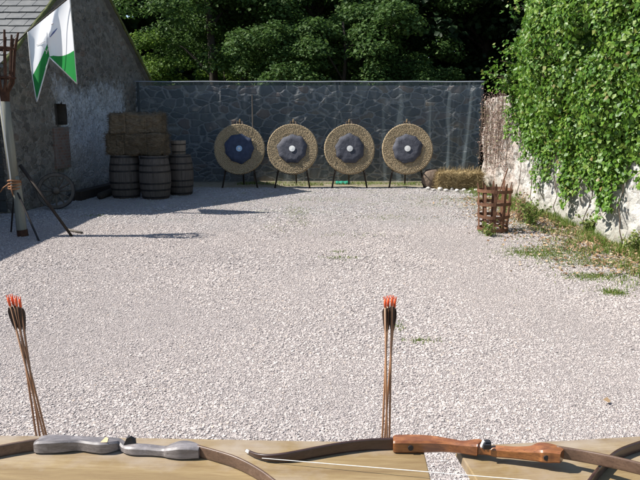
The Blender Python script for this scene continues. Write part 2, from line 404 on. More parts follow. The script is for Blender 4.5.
def gravel():
    pts = []
    def band(y0, y1, dens, k):
        n = int((y1-y0)*11*dens)
        y = y0+(y1-y0)*rng.random(n); x = (rng.random(n)-.5)*11
        lim = .56*y+1.3
        keep = (np.abs(x) < lim) & (x < 3.85)
        x, y = x[keep], y[keep]
        sc = k*np.exp(np.clip(rng.normal(size=len(x)), -2, 1.9)*.33)
        pts.append(np.stack([x, y, np.full(len(x), 0.0), sc], 1))
    band(1.7, 4.0, 9500, .0043); band(4.0, 6.5, 6000, .0052); band(6.5, 10, 2800, .0068); band(10, 14.4, 1000, .0095)
    p = np.concatenate(pts)
    keep = np.ones(len(p), bool)
    # thinner towards the weedy verge
    keep &= ~((p[:,0] > 2.9) & (rng.random(len(p)) < (p[:,0]-2.9)*1.2))
    p = p[keep]
    big = np.array([noise.noise(Vector((a*.9, b*.55, 5)))+.5*noise.noise(Vector((a*2.7, b*1.6, 8))) for a, b in p[:,:2]])
    p[:,3] *= np.clip(1.05+big*.45, .75, 1.45)
    p = p[rng.random(len(p)) < np.clip(1.0-big*.4, .45, 1)]
    p[:,2] = p[:,3]*.16
    me = bpy.data.meshes.new('gravel'); me.vertices.add(len(p)); me.vertices.foreach_set('co', p[:,:3].astype(np.float32).ravel())
    at = me.attributes.new('sz', 'FLOAT', 'POINT'); at.data.foreach_set('value', p[:,3].astype(np.float32))
    o = link('gravel_stones', me, M['stone']); tag(o, 'loose pale pinkish grey gravel covering the archery yard', 'gravel', kind='stuff')
    ng = bpy.data.node_groups.new('gravel', 'GeometryNodeTree')
    ng.interface.new_socket('Geometry', in_out='INPUT', socket_type='NodeSocketGeometry'); ng.interface.new_socket('Geometry', in_out='OUTPUT', socket_type='NodeSocketGeometry')
    N = ng.nodes; L = ng.links
    gi = N.new('NodeGroupInput'); go = N.new('NodeGroupOutput')
    ico = N.new('GeometryNodeMeshIcoSphere'); ico.inputs['Subdivisions'].default_value = 1; ico.inputs['Radius'].default_value = 1
    spn = N.new('GeometryNodeSetPosition')
    nt = N.new('ShaderNodeTexNoise'); nt.inputs['Scale'].default_value = 1.3; nt.inputs['Detail'].default_value = 1
    sub = N.new('ShaderNodeVectorMath'); sub.operation = 'SUBTRACT'; sub.inputs[1].default_value = (.5,.5,.5)
    mul = N.new('ShaderNodeVectorMath'); mul.operation = 'SCALE'; mul.inputs['Scale'].default_value = 1.3
    L.new(nt.outputs['Color'], sub.inputs[0]); L.new(sub.outputs[0], mul.inputs[0]); L.new(mul.outputs[0], spn.inputs['Offset'])
    L.new(ico.outputs['Mesh'], spn.inputs['Geometry'])
    sm = N.new('GeometryNodeSetMaterial'); sm.inputs['Material'].default_value = M['stone']; L.new(spn.outputs[0], sm.inputs[0])
    ip = N.new('GeometryNodeInstanceOnPoints')
    L.new(gi.outputs[0], ip.inputs['Points']); L.new(sm.outputs[0], ip.inputs['Instance'])
    rr = N.new('FunctionNodeRandomValue'); rr.data_type = 'FLOAT_VECTOR'; rr.inputs[0].default_value = (-.28,-.28,0); rr.inputs[1].default_value = (.28,.28,6.28)
    L.new(rr.outputs[0], ip.inputs['Rotation'])
    rs = N.new('FunctionNodeRandomValue'); rs.data_type = 'FLOAT_VECTOR'; rs.inputs[0].default_value = (.75,.75,.3); rs.inputs[1].default_value = (1.35,1.2,.62); rs.inputs['Seed'].default_value = 5
    na = N.new('GeometryNodeInputNamedAttribute'); na.data_type = 'FLOAT'; na.inputs['Name'].default_value = 'sz'
    ms = N.new('ShaderNodeVectorMath'); ms.operation = 'SCALE'; L.new(rs.outputs[0], ms.inputs[0]); L.new(na.outputs['Attribute'], ms.inputs['Scale'])
    L.new(ms.outputs[0], ip.inputs['Scale'])
    L.new(ip.outputs[0], go.inputs[0])
    md = o.modifiers.new('gravel', 'NODES'); md.node_group = ng
gravel()

# ------------------------------------------------------------------ stone wall builder (lumpy box)
def lumpy_wall(name, mat, parent, a, b, h, thick, amp=.03, step=.09, topamp=.05, seed=0):
    """wall from a to b (2-D), thickness to the left of a->b"""
    a = Vector((*a, 0)); b = Vector((*b, 0)); d = (b-a); L = d.length; d.normalize(); nrm = Vector((-d.y, d.x, 0))
    # cross-section loop: front bottom -> front top -> back top -> back bottom
    loop = []
    k = max(2, int(h/step))
    for i in range(k+1): loop.append((0, h*i/k))
    m = max(2, int(thick/step))
    for i in range(1, m+1): loop.append((thick*i/m, h))
    for i in range(1, k+1): loop.append((thick, h*(1-i/k)))
    n = max(2, int(L/step)); vs = []; fs = []
    for j in range(n+1):
        s = L*j/n
        for (o, z) in loop:
            p = a+d*s+nrm*o; q = Vector((p.x, p.y, z+seed))
            out = -1 if o == 0 else (1 if o == thick else 0)
            dz = noise.noise(q*3.1)*amp+noise.noise(q*8)*amp*.6
            p = p+nrm*dz*out
            zz = z if z == 0 else z+(noise.noise(Vector((p.x*1.7, p.y*1.7, seed)))*topamp+noise.noise(q*6)*topamp*.6)*(z/h)**3
            vs.append((p.x, p.y, max(zz, -.02)))
    c = len(loop)
    for j in range(n):
        for i in range(c-1):
            fs.append((j*c+i, (j+1)*c+i, (j+1)*c+i+1, j*c+i+1))
    fs.append(tuple(range(c-1, -1, -1))); fs.append(tuple(range(n*c, n*c+c)))
    m_ = MB(); m_.add(vs, fs); return m_.build(name, mat, parent, smooth=False)

# back wall, netting
BW = 15.95
bw = thing('stone_wall', 'dark rubble stone wall with pale mortar seen through the blue netting behind the targets', 'wall', (0, BW, 0))
lumpy_wall('masonry', M['back'], bw, (4.05, BW), (-4.75, BW), 2.36, -.0-.45 if False else .45, .02, .12, .02)
for o in [x for x in bpy.data.objects if x.parent == bw]: pass

# the function puts thickness on the left of a->b ; travelling -x the left side is -y, so shift the wall back
[x for x in bpy.data.objects if x.parent == bw][0].location.y = .45

def net():
    NY = 15.55
    x0 = P(137, 100, NY).x; x1 = P(483, 100, NY).x; zt = P(300, 82, NY).z
    root = thing('netting', 'long dark blue see-through safety netting strung along the back wall behind the targets', 'netting', ((x0+x1)/2, NY, 0))
    folds = [(P(p, 100, NY).x, w, a, t) for p, w, a, t in ((451,.10,.16,.0),(462,.07,.10,-.1),(474,.10,.2,-.35),(431,.08,.10,.1),(403,.11,.11,0),(384,.09,.05,.2),(338,.06,.08,.05),(322,.10,.05,-.2),(290,.12,.05,.1),(480,.05,.08,-.1))]
    nx, nz = 420, 44; vs = []
    for j in range(nz+1):
        v = j/nz
        for i in range(nx+1):
            x = x0+(x1-x0)*i/nx; z = zt*v+.01
            sag = -.008*math.sin((x-x0)/(x1-x0)*math.pi*5)**2*v
            y = NY+.02*math.sin(x*2.1+v)+.035*noise.noise(Vector((x*1.5, z*1.2, 3)))+.012*noise.noise(Vector((x*7, z*2, 9)))
            for fx, w, a, t in folds:
                c = fx+t*(1-v)*.6
                g_ = math.exp(-((x-c)/w)**2)
                y -= a*g_*(.25+.9*(1-v))
            vs.append((x, y, z+sag))
    fs = [(j*(nx+1)+i, j*(nx+1)+i+1, (j+1)*(nx+1)+i+1, (j+1)*(nx+1)+i) for j in range(nz) for i in range(nx)]
    t = NT('blue_netting')
    df = t.n.new('ShaderNodeBsdfDiffuse'); tr = t.n.new('ShaderNodeBsdfTransparent'); tl = t.n.new('ShaderNodeBsdfTranslucent')
    df.inputs[0].default_value = (.15,.185,.2,1); tl.inputs[0].default_value = (.15,.185,.2,1)
    m1 = t.n.new('ShaderNodeMixShader'); m1.inputs[0].default_value = .3; t.l.new(df.outputs[0], m1.inputs[1]); t.l.new(tl.outputs[0], m1.inputs[2])
    m2 = t.n.new('ShaderNodeMixShader'); t.l.new(t.ramp(t.noise(3, 5, .6, t.mapping((3,3,.6))), [(.3, .33), (.7, .52)]), m2.inputs[0])
    t.l.new(tr.outputs[0], m2.inputs[1]); t.l.new(m1.outputs[0], m2.inputs[2]); t.l.new(m2.outputs[0], t.out.inputs[0])
    m = MB(); m.add(vs, fs); m.build('mesh_sheet', t.m, root, smooth=True)
    c = MB(); c.tube([(x0-.05+(x1-x0+.1)*i/60, NY-.01, zt+.012-.008*math.sin(i/60*math.pi*5)**2) for i in range(61)], .014, 6)
    c.build('top_rope', simple('grey_blue_rope', (.25,.28,.33), (.4,.43,.48), 40, .8), root, smooth=True)
    for p in (138, 482.5):
        q = MB(); X = P(p, 100, NY).x; q.tube([(X, NY+.05, 0), (X, NY+.05, zt+.02)], .03, 8); q.build('post', M['iron'], root)
net()
st = P(252, 95, 15.3)
m = MB(); m.tube([(st.x+.02, 15.3, 0), (st.x, 15.32, 1.2), (st.x, 15.35, st.z)], [.02,.018,.014], 8)
tag(m.build('wooden_stake', M['oldwood']), 'thin pale upright stake in front of the netting behind the leftmost target', 'stake')

# ------------------------------------------------------------------ barn on the left
def gx(y): return -4.6-.1*(15.7-y)
def barn():
    root = thing('stone_barn', 'old rubble stone barn with slate roof and flaking whitewash on its gable end', 'barn', (gx(10.5), 10.5, 0))
    y0, ya, y1 = 10.5, 13.6, 16.7; he = 2.52; ha = 4.75
    def top(y): return he+(ha-he)*(1-abs(y-ya)/(y1-ya))
    # gable with a real opening for the niche: grid columns
    ny0, ny1 = 12.0, 12.45; nz0, nz1 = 1.45, 1.84
    NX = 90; NZ = 34; vs = []; idx = {}
    ys = sorted(set([y0+(y1-y0)*i/NX for i in range(NX+1)]+[ny0, ny1]))
    fs = []
    for i, y in enumerate(ys):
        zt = top(y); zs = sorted(set([zt*j/NZ for j in range(NZ+1)]))
        # snap rows nearest to the niche limits
        for lim in (nz0, nz1):
            k = min(range(len(zs)), key=lambda q: abs(zs[q]-lim)); zs[k] = lim
        for j, z in enumerate(zs):
            q = Vector((0, y*1.0, z))
            dx = noise.noise(q*2.5)*.035+noise.noise(q*7)*.02 if 0 < i < len(ys)-1 else 0
            vs.append((gx(y)+dx, y, z))
    for i in range(len(ys)-1):
        for j in range(NZ):
            a = i*(NZ+1)+j
            yc = (ys[i]+ys[i+1])/2; zc = (vs[a][2]+vs[a+1][2])/2
            if ny0 < yc < ny1 and nz0 < zc < nz1: continue
            fs.append((a, a+NZ+1, a+NZ+2, a+1))
    m = MB(); m.add(vs, fs)
    # other walls
    W = -8.0
    m.add([(gx(y0), y0, 0), (gx(y0)+W, y0, 0), (gx(y0)+W, y0, he), (gx(y0), y0, he)], [(0,1,2,3)])
    m.add([(gx(y1), y1, 0), (gx(y1)+W, y1, 0), (gx(y1)+W, y1, he), (gx(y1), y1, he)], [(3,2,1,0)])
    m.add([(gx(y0)+W, y0, 0), (gx(y1)+W, y1, 0), (gx(y1)+W, y1, he), (gx(ya)+W, ya, ha), (gx(y0)+W, y0, he)], [(0,1,2,3,4)])
    me = m.build('wall', M['barn'], root)
    # niche: box recess + brick infill below
    n = MB(); xf_ = gx(12.22)
    n.add([(xf_+.02,ny0,nz0),(xf_+.02,ny1,nz0),(xf_+.02,ny1,nz1),(xf_+.02,ny0,nz1),(xf_-.35,ny0,nz0),(xf_-.35,ny1,nz0),(xf_-.35,ny1,nz1),(xf_-.35,ny0,nz1)],
          [(4,5,6,7),(0,1,5,4),(3,7,6,2),(0,4,7,3),(1,2,6,5)])
    n.build('niche', M['niche'], root)
    b = MB(); b.box((gx(12.12)+.02, 12.12, 1.02), (.06, .56, .78), Matrix.Rotation(-math.atan(.1), 3, 'Z')); b.build('brick_infill', M['brick'], root, bevel=.01)
    # horizontal boards on the front wall, left of the corner
    f = MB()
    for k in range(12):
        f.box((gx(y0)-1.9, y0-.03, .12+k*.2), (3.5, .035, .185), Matrix.Rotation(R(6), 3, 'X'))
    f.build('board_cladding', M['boards'], root)
    # roof: slabs with slates laid on them
    def slope(sign):
        r = MB(); ye = ya+sign*(y1-ya+.18); slope_ = (ha-he)/(y1-ya); ze = ha-slope_*abs(ye-ya)
        xr = .1
        A = Vector((gx(ye)+xr, ye, ze+.05)); B = Vector((gx(ya)+xr, ya, ha+.05)); Wv = Vector((W-.3, 0, 0))
        dz = Vector((0,0,-.07))
        pts = [A, B, B+Wv, A+Wv]
        r.add(pts+[p+dz for p in pts], [(0,1,2,3),(7,6,5,4),(0,4,5,1),(1,5,6,2),(2,6,7,3),(3,7,4,0)])
        n_ = (B-A).cross(Wv).normalized()
        if n_.z < 0: n_ = -n_
        up = (B-A).normalized(); L = (B-A).length; rows = 17; e = L/rows
        sx = Vector((-1,0,0))
        for k in range(rows):
            off = (k % 2)*.14; x = -.02-off
            while x < 8.2:
                w = .28*random.uniform(.9, 1.08); w = .28
                a = A+up*(e*k-.03)+sx*(x+.004); tilt = random.uniform(-.002, .004)
                q = [a+n_*(.03+tilt), a+sx*(w-.01)+n_*(.03+tilt), a+sx*(w-.01)+up*(e*1.25)+n_*.008, a+up*(e*1.25)+n_*.008]
                q = [p-up*random.uniform(0, .012) if i < 2 else p for i, p in enumerate(q)]
                if x < 0: q = [Vector((max(min(p.x, A.x+(p.y-A.y)/(B.y-A.y)*(B.x-A.x)), -99), p.y, p.z)) for p in q]
                r.add(q+[p-n_*.012 for p in q], [(0,1,2,3),(0,4,5,1),(1,5,6,2),(3,7,4,0)])
                x += w
        return r, A, B
    rt = None
    for sgn in (-1, 1):
        r, A, B = slope(sgn)
        ro = r.build('roof', M['slate'], root)
        v = MB(); ln = [A.lerp(B, i/30)+Vector((.015+random.uniform(-.008,.008), 0, -.01+random.uniform(-.012,.012))) for i in range(31)]
        v.tube(ln, [.035+random.uniform(-.008,.01) for _ in ln], 6); ve = v.build('verge', M['moss'], ro, smooth=True, offset=False)
        ve.location = -root.location
    rd = MB(); rd.tube([(gx(ya)+.1, ya, ha+.09), (gx(ya)+W-.2, ya, ha+.09)], .09, 8); rd.build('ridge', M['slate'], root)
barn()
# yard wall running on towards the camera from the barn, outside the frame; it throws the straight edge of shade
yw = thing('yard_wall', 'tall rubble boundary wall running forward from the barn at the left of the yard', 'wall', (-5.75, 6, 0))
lumpy_wall('masonry', M['barn'], yw, (-5.75, 1.0), (-5.75, 10.4), 2.32, .45, .02, .25, .015)

# timber and junk at the foot of the gable
m = MB(); m.box((gx(13.3)+.24, 13.3, .09), (.2, 2.4, .18), Matrix.Rotation(-math.atan(.1), 3, 'Z'))
tag(m.build('timber_beam', M['darkwood'], bevel=.012), 'dark squared timber lying along the foot of the gable between wheel and barrels', 'timber')
m = MB(); m.tube([(gx(12.9)+.55, 12.3, .07), (gx(13.9)+.4, 13.9, .08)], .07, 9)
tag(m.build('log', M['bark'], smooth=True), 'short dark round log lying beside the squared timber near the cart wheel', 'log')

# ------------------------------------------------------------------ cart wheel
def cart_wheel():
    c = P(55.5, 189.5, 11.0); root = thing('cart_wheel', 'old wooden spoked cart wheel leaning against the barn gable', 'wheel', (c.x, c.y, 0))
    r = .31; zc = r*math.cos(R(14))+.02
    MM = Matrix.Translation((c.x, c.y+.02, zc)) @ Matrix.Rotation(R(12), 4, 'Z') @ Matrix.Rotation(R(90-14), 4, 'X')
    rim = MB(); rim.lathe([(r-.05,-.028),(r,-.028),(r,.028),(r-.05,.028)], 48, closed=True); rim.xf(MM); rim.build('rim', M['oldwood'], root, bevel=.004)
    ty = MB(); ty.lathe([(r,-.03),(r+.009,-.03),(r+.009,.03),(r,.03)], 48, closed=True); ty.xf(MM); ty.build('tyre', M['iron'], root)
    hb = MB(); hb.lathe([(.0,-.09),(.045,-.09),(.055,-.06),(.065,-.03),(.065,.03),(.055,.06),(.04,.1),(0,.1)], 20); hb.xf(MM); hb.build('hub', M['oldwood'], root, smooth=True)
    for k in range(12):
        a = 2*math.pi*k/12; s = MB(); s.tube([(.05*math.cos(a), .05*math.sin(a), 0), ((r-.04)*math.cos(a), (r-.04)*math.sin(a), 0)], [.018,.013], 7); s.xf(MM); s.build('spoke', M['oldwood'], root, smooth=True)
cart_wheel()

# ------------------------------------------------------------------ barrels, bales, bucket
def make_barrel(label, H=.86, Rm=.31, Re=.255):
    root = thing('barrel', label, 'barrel', group='old barrels by the gable')
    NS = 22
    def rad(z): return Re+(Rm-Re)*math.sin(math.pi*min(max(z/H,0),1))**.8
    def fn(r, z, a):
        g_ = abs(((a*NS/(2*math.pi)) % 1)-.5)*2; return (r*(1-.018*max(0, g_-.82)/.18), z)
    prof = [(0,.03),(rad(0)-.03,.03),(rad(0)-.03,0)]+[(rad(H*i/14), H*i/14) for i in range(15)]+[(rad(H)-.025, H),(rad(H)-.025, H-.035),(0, H-.035)]
    b = MB(); b.lathe(prof, NS*8, fn); b.build('staves', M['barrelwood'], root)
    for z in (.025, .17, .3, H-.33, H-.2, H-.055):
        h = MB(); w = .035; h.lathe([(rad(z)-.006, z), (rad(z)+.005, z), (rad(z+w)+.005, z+w), (rad(z+w)-.006, z+w)], 40, closed=True); h.build('hoop', M['iron'], root, smooth=False)
    return root
b0 = make_barrel('fat dark oak barrel closest to the gable wall under the hay bales')
bp = G(122.5, 199); b0.location = (bp.x, bp.y+.28, 0)
b1 = copy_tree(b0); b1['label'] = 'paler middle oak barrel of the three, under the right end of the hay bales'; p = G(152.5, 200); b1.location = (p.x, p.y+.28, 0); b1.rotation_euler.z = 1.1; b1.scale = (1.0,1.0,.99)
b2 = copy_tree(b0); b2['label'] = 'rightmost and slimmest oak barrel with a small wooden bucket on top'; p = G(178.5, 196); b2.location = (p.x, p.y+.28, 0); b2.rotation_euler.z = 2.4; b2.scale = (.86,.86,.97)

def make_bale(name, label, size, mat, straws=900, sl=.09, group=None):
    root = thing(name, label, 'bale', group=group)
    X, Y, Z = size; bm = bmesh.new(); bmesh.ops.create_cube(bm, size=1); bmesh.ops.subdivide_edges(bm, edges=bm.edges, cuts=22, use_grid_fill=True)
    for v in bm.verts:
        q = Vector(v.co)
        # round the corners, pinch at the twine
        p = Vector((q.x*X, q.y*Y, q.z*Z))
        for ax, s in ((0, X), (1, Y), (2, Z)): pass
        cx = max(abs(q.y), 0); k = min(.5-abs(q.y), .06)/.06; k2 = min(.5-abs(q.z), .06)/.06; k3 = min(.5-abs(q.x), .04)/.04
        edge = (1-k)*(1-k2)+(1-k)*(1-k3)+(1-k2)*(1-k3)
        p *= 1-.075*min(edge, 1)
        n_ = noise.noise(p*5+Vector((X,Y,Z))*7)*.04+noise.noise(p*12)*.03+noise.noise(p*30)*.016
        pin = sum(math.exp(-((q.x-t)/.02)**2) for t in (-.2,.2))*.02
        d = q.normalized(); p += d*(n_-pin)
        p.z += Z/2; v.co = p
    me = bpy.data.meshes.new(name); bm.to_mesh(me); bm.free(); link('straw_block', me, mat, root)
    n = straws; fc = rng.integers(0, 5, n); u = rng.random((n,2))-.5
    pos = np.zeros((n,3))
    for i in range(n):
        a, b = u[i]
        pos[i] = {0:(a*X,-Y/2,b*Z+Z/2),1:(a*X,-Y/2,b*Z+Z/2),2:(a*X,b*Y,Z),3:(X/2,a*Y,b*Z+Z/2),4:(-X/2,a*Y,b*Z+Z/2)}[int(fc[i])]
    nr = {0:(0,-1,0),1:(0,-1,0),2:(0,0,1),3:(1,0,0),4:(-1,0,0)}
    nn = np.array([nr[int(k)] for k in fc])*.5+rng.normal(size=(n,3))*.6
    nn[:,0] += rng.normal(size=n)*.6
    nn /= np.linalg.norm(nn, axis=1, keepdims=True); sd = np.cross(nn, rng.normal(size=(n,3))); sd /= np.linalg.norm(sd, axis=1, keepdims=True)
    L = (sl*(.3+rng.random(n)))[:,None]; w = .003
    V = np.stack([pos-sd*w, pos+sd*w, pos+nn*L+sd*w*.5, pos+nn*L-sd*w*.5], 1).reshape(-1,3)
    Fc = np.arange(n*4).reshape(n,4)
    link('loose_straws', np_mesh('straws', V, Fc), mat, root)
    for t in (-.2,.2):
        tw = MB(); x = t*X; e = .004
        tw.tube([(x,-Y/2-e+.012,.02),(x,-Y/2-e+.012,Z-.02),(x,-Y/2+.05,Z-.006),(x,Y/2-.05,Z-.006),(x,Y/2-.01,Z-.02),(x,Y/2-.01,.02)], .004, 5); tw.build('twine', M['rope'], root)
    return root
BT = .855
yb = b0.location.y
hb0 = make_bale('hay_bale', 'lower of the two dark old hay bales, lying across the barrels', (1.13,.5,.42), M['hay'], 3200, .07, 'hay bales on the barrels')
hb0.location = (P(138.5, 150, yb).x, yb+.02, BT); hb0.rotation_euler.z = R(-2)
hb1 = copy_tree(hb0); hb1['label'] = 'upper of the two dark old hay bales on the barrels'; hb1.location = (P(137, 120, yb).x, yb+.05, BT+.415); hb1.rotation_euler = (0,0,R(183)); hb1.scale = (.9,1,.93)

def bucket():
    root = thing('wooden_bucket', 'small pale wooden bucket standing on the rightmost barrel', 'bucket', (b2.location.x-.02, b2.location.y, .83))
    b = MB(); NS = 14
    b.lathe([(0,.02),(.12,.02),(.12,0),(.135,0),(.155,.29),(.14,.29),(.125,.03),(0,.03)], NS*6, lambda r, z, a: (r*(1-.03*max(0, abs(((a*NS/(2*math.pi)) % 1)-.5)*2-.8)/.2), z+ (.006*math.sin(a*NS) if z > .2 else 0)))
    b.build('staves', M['bucketwood'], root, offset=False)
    for z in (.05, .2):
        r = .135+.02*z/.29; h = MB(); h.lathe([(r-.004, z),(r+.004, z),(r+.006, z+.025),(r-.002, z+.025)], 30, closed=True); h.build('hoop', M['iron'], root, offset=False)
bucket()

# ------------------------------------------------------------------ archery targets
def make_target(label):
    root = thing('archery_target', label, 'target', group='round straw targets on stands')
    Rb = .575; T = .11; lean = R(13); zc = .875
    # boss is modelled facing -y around its own origin, then leaned back
    ML = Matrix.Translation((0, 0, zc)) @ Matrix.Rotation(-lean, 4, 'X')
    w = .0295; nr = int(Rb/w)
    prof = []
    r = 0
    for k in range(nr+1):
        for q in range(4):
            rr = (k+q/4)*w
            if rr <= Rb-.02: prof.append((rr, .0085*abs(math.sin(math.pi*q/4))+T/2))
    prof += [(Rb-.006, T/2+.004), (Rb, T/2-.012), (Rb-.006, T/4), (Rb+.002, .01), (Rb-.006, -T/4), (Rb, -T/2+.012), (Rb-.02, -T/2), (0, -T/2)]
    prof = [p_ for p_ in prof]
    def fn(r, z, a):
        k = int(r/w)
        d = .0035*math.sin(a*60+k*1.7+r*90)+.006*noise.noise(Vector((r*35*math.cos(a), r*35*math.sin(a), 4))) if r > .02 else 0
        if r > Rb-.03: return (r*(1+.009*math.sin(a*3+1)+.006*noise.noise(Vector((a*14, 2, 1))))+d, z)
        return (r, z+(d if z > 0 else 0)+.004*noise.noise(Vector((r*20*math.cos(a), r*20*math.sin(a), 1))))
    b = MB(); b.lathe(prof, 256, fn)
    b.v = [(x, -z, y) for x, y, z in b.v]      # face to -y
    bo = b.build('straw_boss', M['bosses'], root, smooth=True); bo.matrix_basis = ML
    f = MB(); n = 44; vs = [(0, 0, 0)]
    rs = random.Random(3)
    cor = [(.352+rs.uniform(-.022,.022)) for _ in range(9)]
    for ring in (.33, .66, 1):
        for k in range(n):
            a = 2*math.pi*k/n; s = (a/(2*math.pi)*9); i = int(s) % 9; t = s-int(s)
            edge = (cor[i]*(1-t)+cor[(i+1) % 9]*t)*(1-.09*math.sin(math.pi*t))
            rr = edge*ring; vs.append((rr*math.cos(a), -.004-.018*noise.noise(Vector((rr*9*math.cos(a), rr*9*math.sin(a), 5)))*ring, rr*math.sin(a)))
    fs = [(0, 1+k, 1+(k+1) % n) for k in range(n)]
    for q in range(2):
        o = 1+q*n; fs += [(o+k, o+n+k, o+n+(k+1) % n, o+(k+1) % n) for k in range(n)]
    f.add(vs, fs); fo = f.build('target_face', M['face'], root, smooth=True); fo.matrix_basis = ML @ Matrix.Translation((0, -T/2-.026, 0))
    sm = fo.modifiers.new('s', 'SOLIDIFY'); sm.thickness = .006
    c = MB(); k = 28; c.add([(0,-.004,0)]+[(.068*math.cos(2*math.pi*i/k), 0, .068*math.sin(2*math.pi*i/k)) for i in range(k)], [(0,1+i,1+(i+1) % k) for i in range(k)])
    co = c.build('bullseye', M['white_paint'], root); co.matrix_basis = ML @ Matrix.Translation((0, -T/2-.045, 0))
    # tripod easel behind the boss
    off = T/2+.03
    ax = Vector((0, off+.3, 1.52))
    def onplane(x, z): # point just behind the boss back
        return Vector((x, (z-zc)*math.tan(lean)+off/math.cos(lean), z))
    top = onplane(0, 1.53)
    for s in (-1, 1):
        l = MB(); l.tube([onplane(s*.05, 1.5), onplane(s*.25, .8), onplane(s*.4, .0)], [.02,.021,.019], 8); lg = l.build('leg', M['darkwood'], root, smooth=True)
    l = MB(); l.tube([top+Vector((0,.03,-.04)), Vector((0.03, .62, 0))], [.02,.018], 8); l.build('leg', M['darkwood'], root, smooth=True)
    l = MB(); l.box(top+Vector((0,.0,-.02)), (.04,.04,.08), Matrix.Rotation(R(8), 3, 'Y'), .7); l.build('apex_block', M['tan'], root, bevel=.008)
    for s in (-1, 1):
        l = MB(); q = onplane(s*.34, .36); l.tube([q, q+Vector((0,-.24,.02))], .014, 7); l.build('support_peg', M['darkwood'], root)
    return root
TY = 14.42
tl = ['leftmost straw target, wholly in the barn shade, with a pale blue centre', 'second straw target from the left, its lower left edge in shade',
      'third straw target from the left, nearest the teal cloth', 'rightmost straw target, beside the boulder and straw bale']
t0 = make_target(tl[0])
tg = [t0]+[copy_tree(t0) for _ in range(3)]
for o, l, cx, cz, rz, rot in zip(tg, tl, (239.5,292.5,349.5,407), (149.8,150,153,153.2), (2,-3,1,-2), (0,1.9,3.3,4.6)):
    p = P(cx, cz, TY); o.location = (p.x, TY, p.z-.875); o['label'] = l; o.rotation_euler.z = R(rz)
    o.location.z = 0
    for ch in [x for x in bpy.data.objects if x.parent == o and x.name.startswith(('straw_boss','target_face'))]:
        ch.matrix_basis = ch.matrix_basis @ Matrix.Rotation(rot, 4, 'Y')
for ch in [x for x in bpy.data.objects if x.parent == t0 and x.name.startswith('bullseye')]:
    ch.data = ch.data.copy(); ch.data.materials[0] = M['blue_paint']
for o in tg:
    for ch in [x for x in bpy.data.objects if x.parent == o and x.name.startswith('bullseye')]:
        pass
M['blueface'] = simple('dark_blue_target_face', (.02,.03,.06), (.05,.065,.115), 9, .75, .5, 14, .02, c3=(.1,.12,.18))
for ch in [x for x in bpy.data.objects if x.parent == t0 and x.name.startswith('target_face')]:
    ch.data = ch.data.copy(); ch.data.materials[0] = M['blueface']
k = 20
# thin white middle on the blue bullseye
c = MB(); c.add([(0,-.003,0)]+[(.03*math.cos(2*math.pi*i/k), 0, .03*math.sin(2*math.pi*i/k)) for i in range(k)], [(0,1+i,1+(i+1) % k) for i in range(k)])
bl = [x for x in bpy.data.objects if x.parent == t0 and x.name.startswith('bullseye')][0]
co = c.build('white_dot', M['white_paint'], bl, offset=False); co.location = (0,-.006,0)

# teal cloth, boulder, straw bale, cobbles
p = P(343, 181, 15.1); m = MB()
nx = 14
vs = [(p.x-.17+.34*i/nx, 15.1+.05*j+.01*math.sin(i*1.7+j), .02+.05*math.sin(math.pi*j/5)+.015*math.sin(i*1.3)*math.sin(j)) for j in range(6) for i in range(nx+1)]
m.add(vs, [(j*(nx+1)+i, j*(nx+1)+i+1, (j+1)*(nx+1)+i+1, (j+1)*(nx+1)+i) for j in range(5) for i in range(nx)])
o = m.build('folded_cloth', M['teal'], smooth=True); tag(o, 'small teal green cloth crumpled on the ground behind the third target', 'cloth'); sm = o.modifiers.new('s','SOLIDIFY'); sm.thickness = .03
def rock(name, loc, size, mat, seed, rz=0):
    bm = bmesh.new(); bmesh.ops.create_icosphere(bm, subdivisions=3, radius=1)
    for v in bm.verts:
        q = v.co.copy()+Vector((seed*3.1, seed, 0)); d = 1+.22*noise.noise(q*1.3)+.07*noise.noise(q*4)
        v.co = Vector((v.co.x*size[0], v.co.y*size[1], v.co.z*size[2]))*d
    me = bpy.data.meshes.new(name); bm.to_mesh(me); bm.free(); o = link(name, me, mat, smooth=True); o.location = loc; o.rotation_euler.z = rz; return o
p = G(432, 189); tag(rock('boulder', (p.x+.02, p.y+.2, .19), (.23,.17,.27), M['rock'], 2), 'upright brown boulder between the rightmost target and the straw bale', 'boulder')
sb = make_bale('straw_bale', 'golden straw bale on the ground at the right end of the netting', (.96,.42,.38), M['straw'], 4500, .12)
p = G(460.5, 190); sb.location = (p.x, p.y+.24, 0); sb.rotation_euler.z = R(-4)
for i, (px, py, s) in enumerate([(428,190,.05),(434,191,.04),(440,190.5,.055),(446,191.5,.045),(452,190,.035),(457,192,.05),(464,191,.04),(470,192.5,.035),(476,191.5,.045),(443,188.5,.04)]):
    p = G(px, py); tag(rock('cobble', (p.x, p.y, s*.6), (s*1.2, s, s*.8), M['cobble'], 10+i, i), 'pale rounded cobble in the row at the foot of the boulder and straw bale', 'stone', 'cobbles before the straw bale')

# ------------------------------------------------------------------ right wall and ivy
RX = 3.87
rw = thing('limewashed_wall', 'white limewashed rubble wall with flaking patches along the right side, half hidden by ivy', 'wall', (RX, 9, 0))
def right_wall():
    o = lumpy_wall('masonry', M['white'], rw, (RX, 15.0), (RX, 1.5), 2.02, .5, .07, .06, .09, 4)
right_wall()

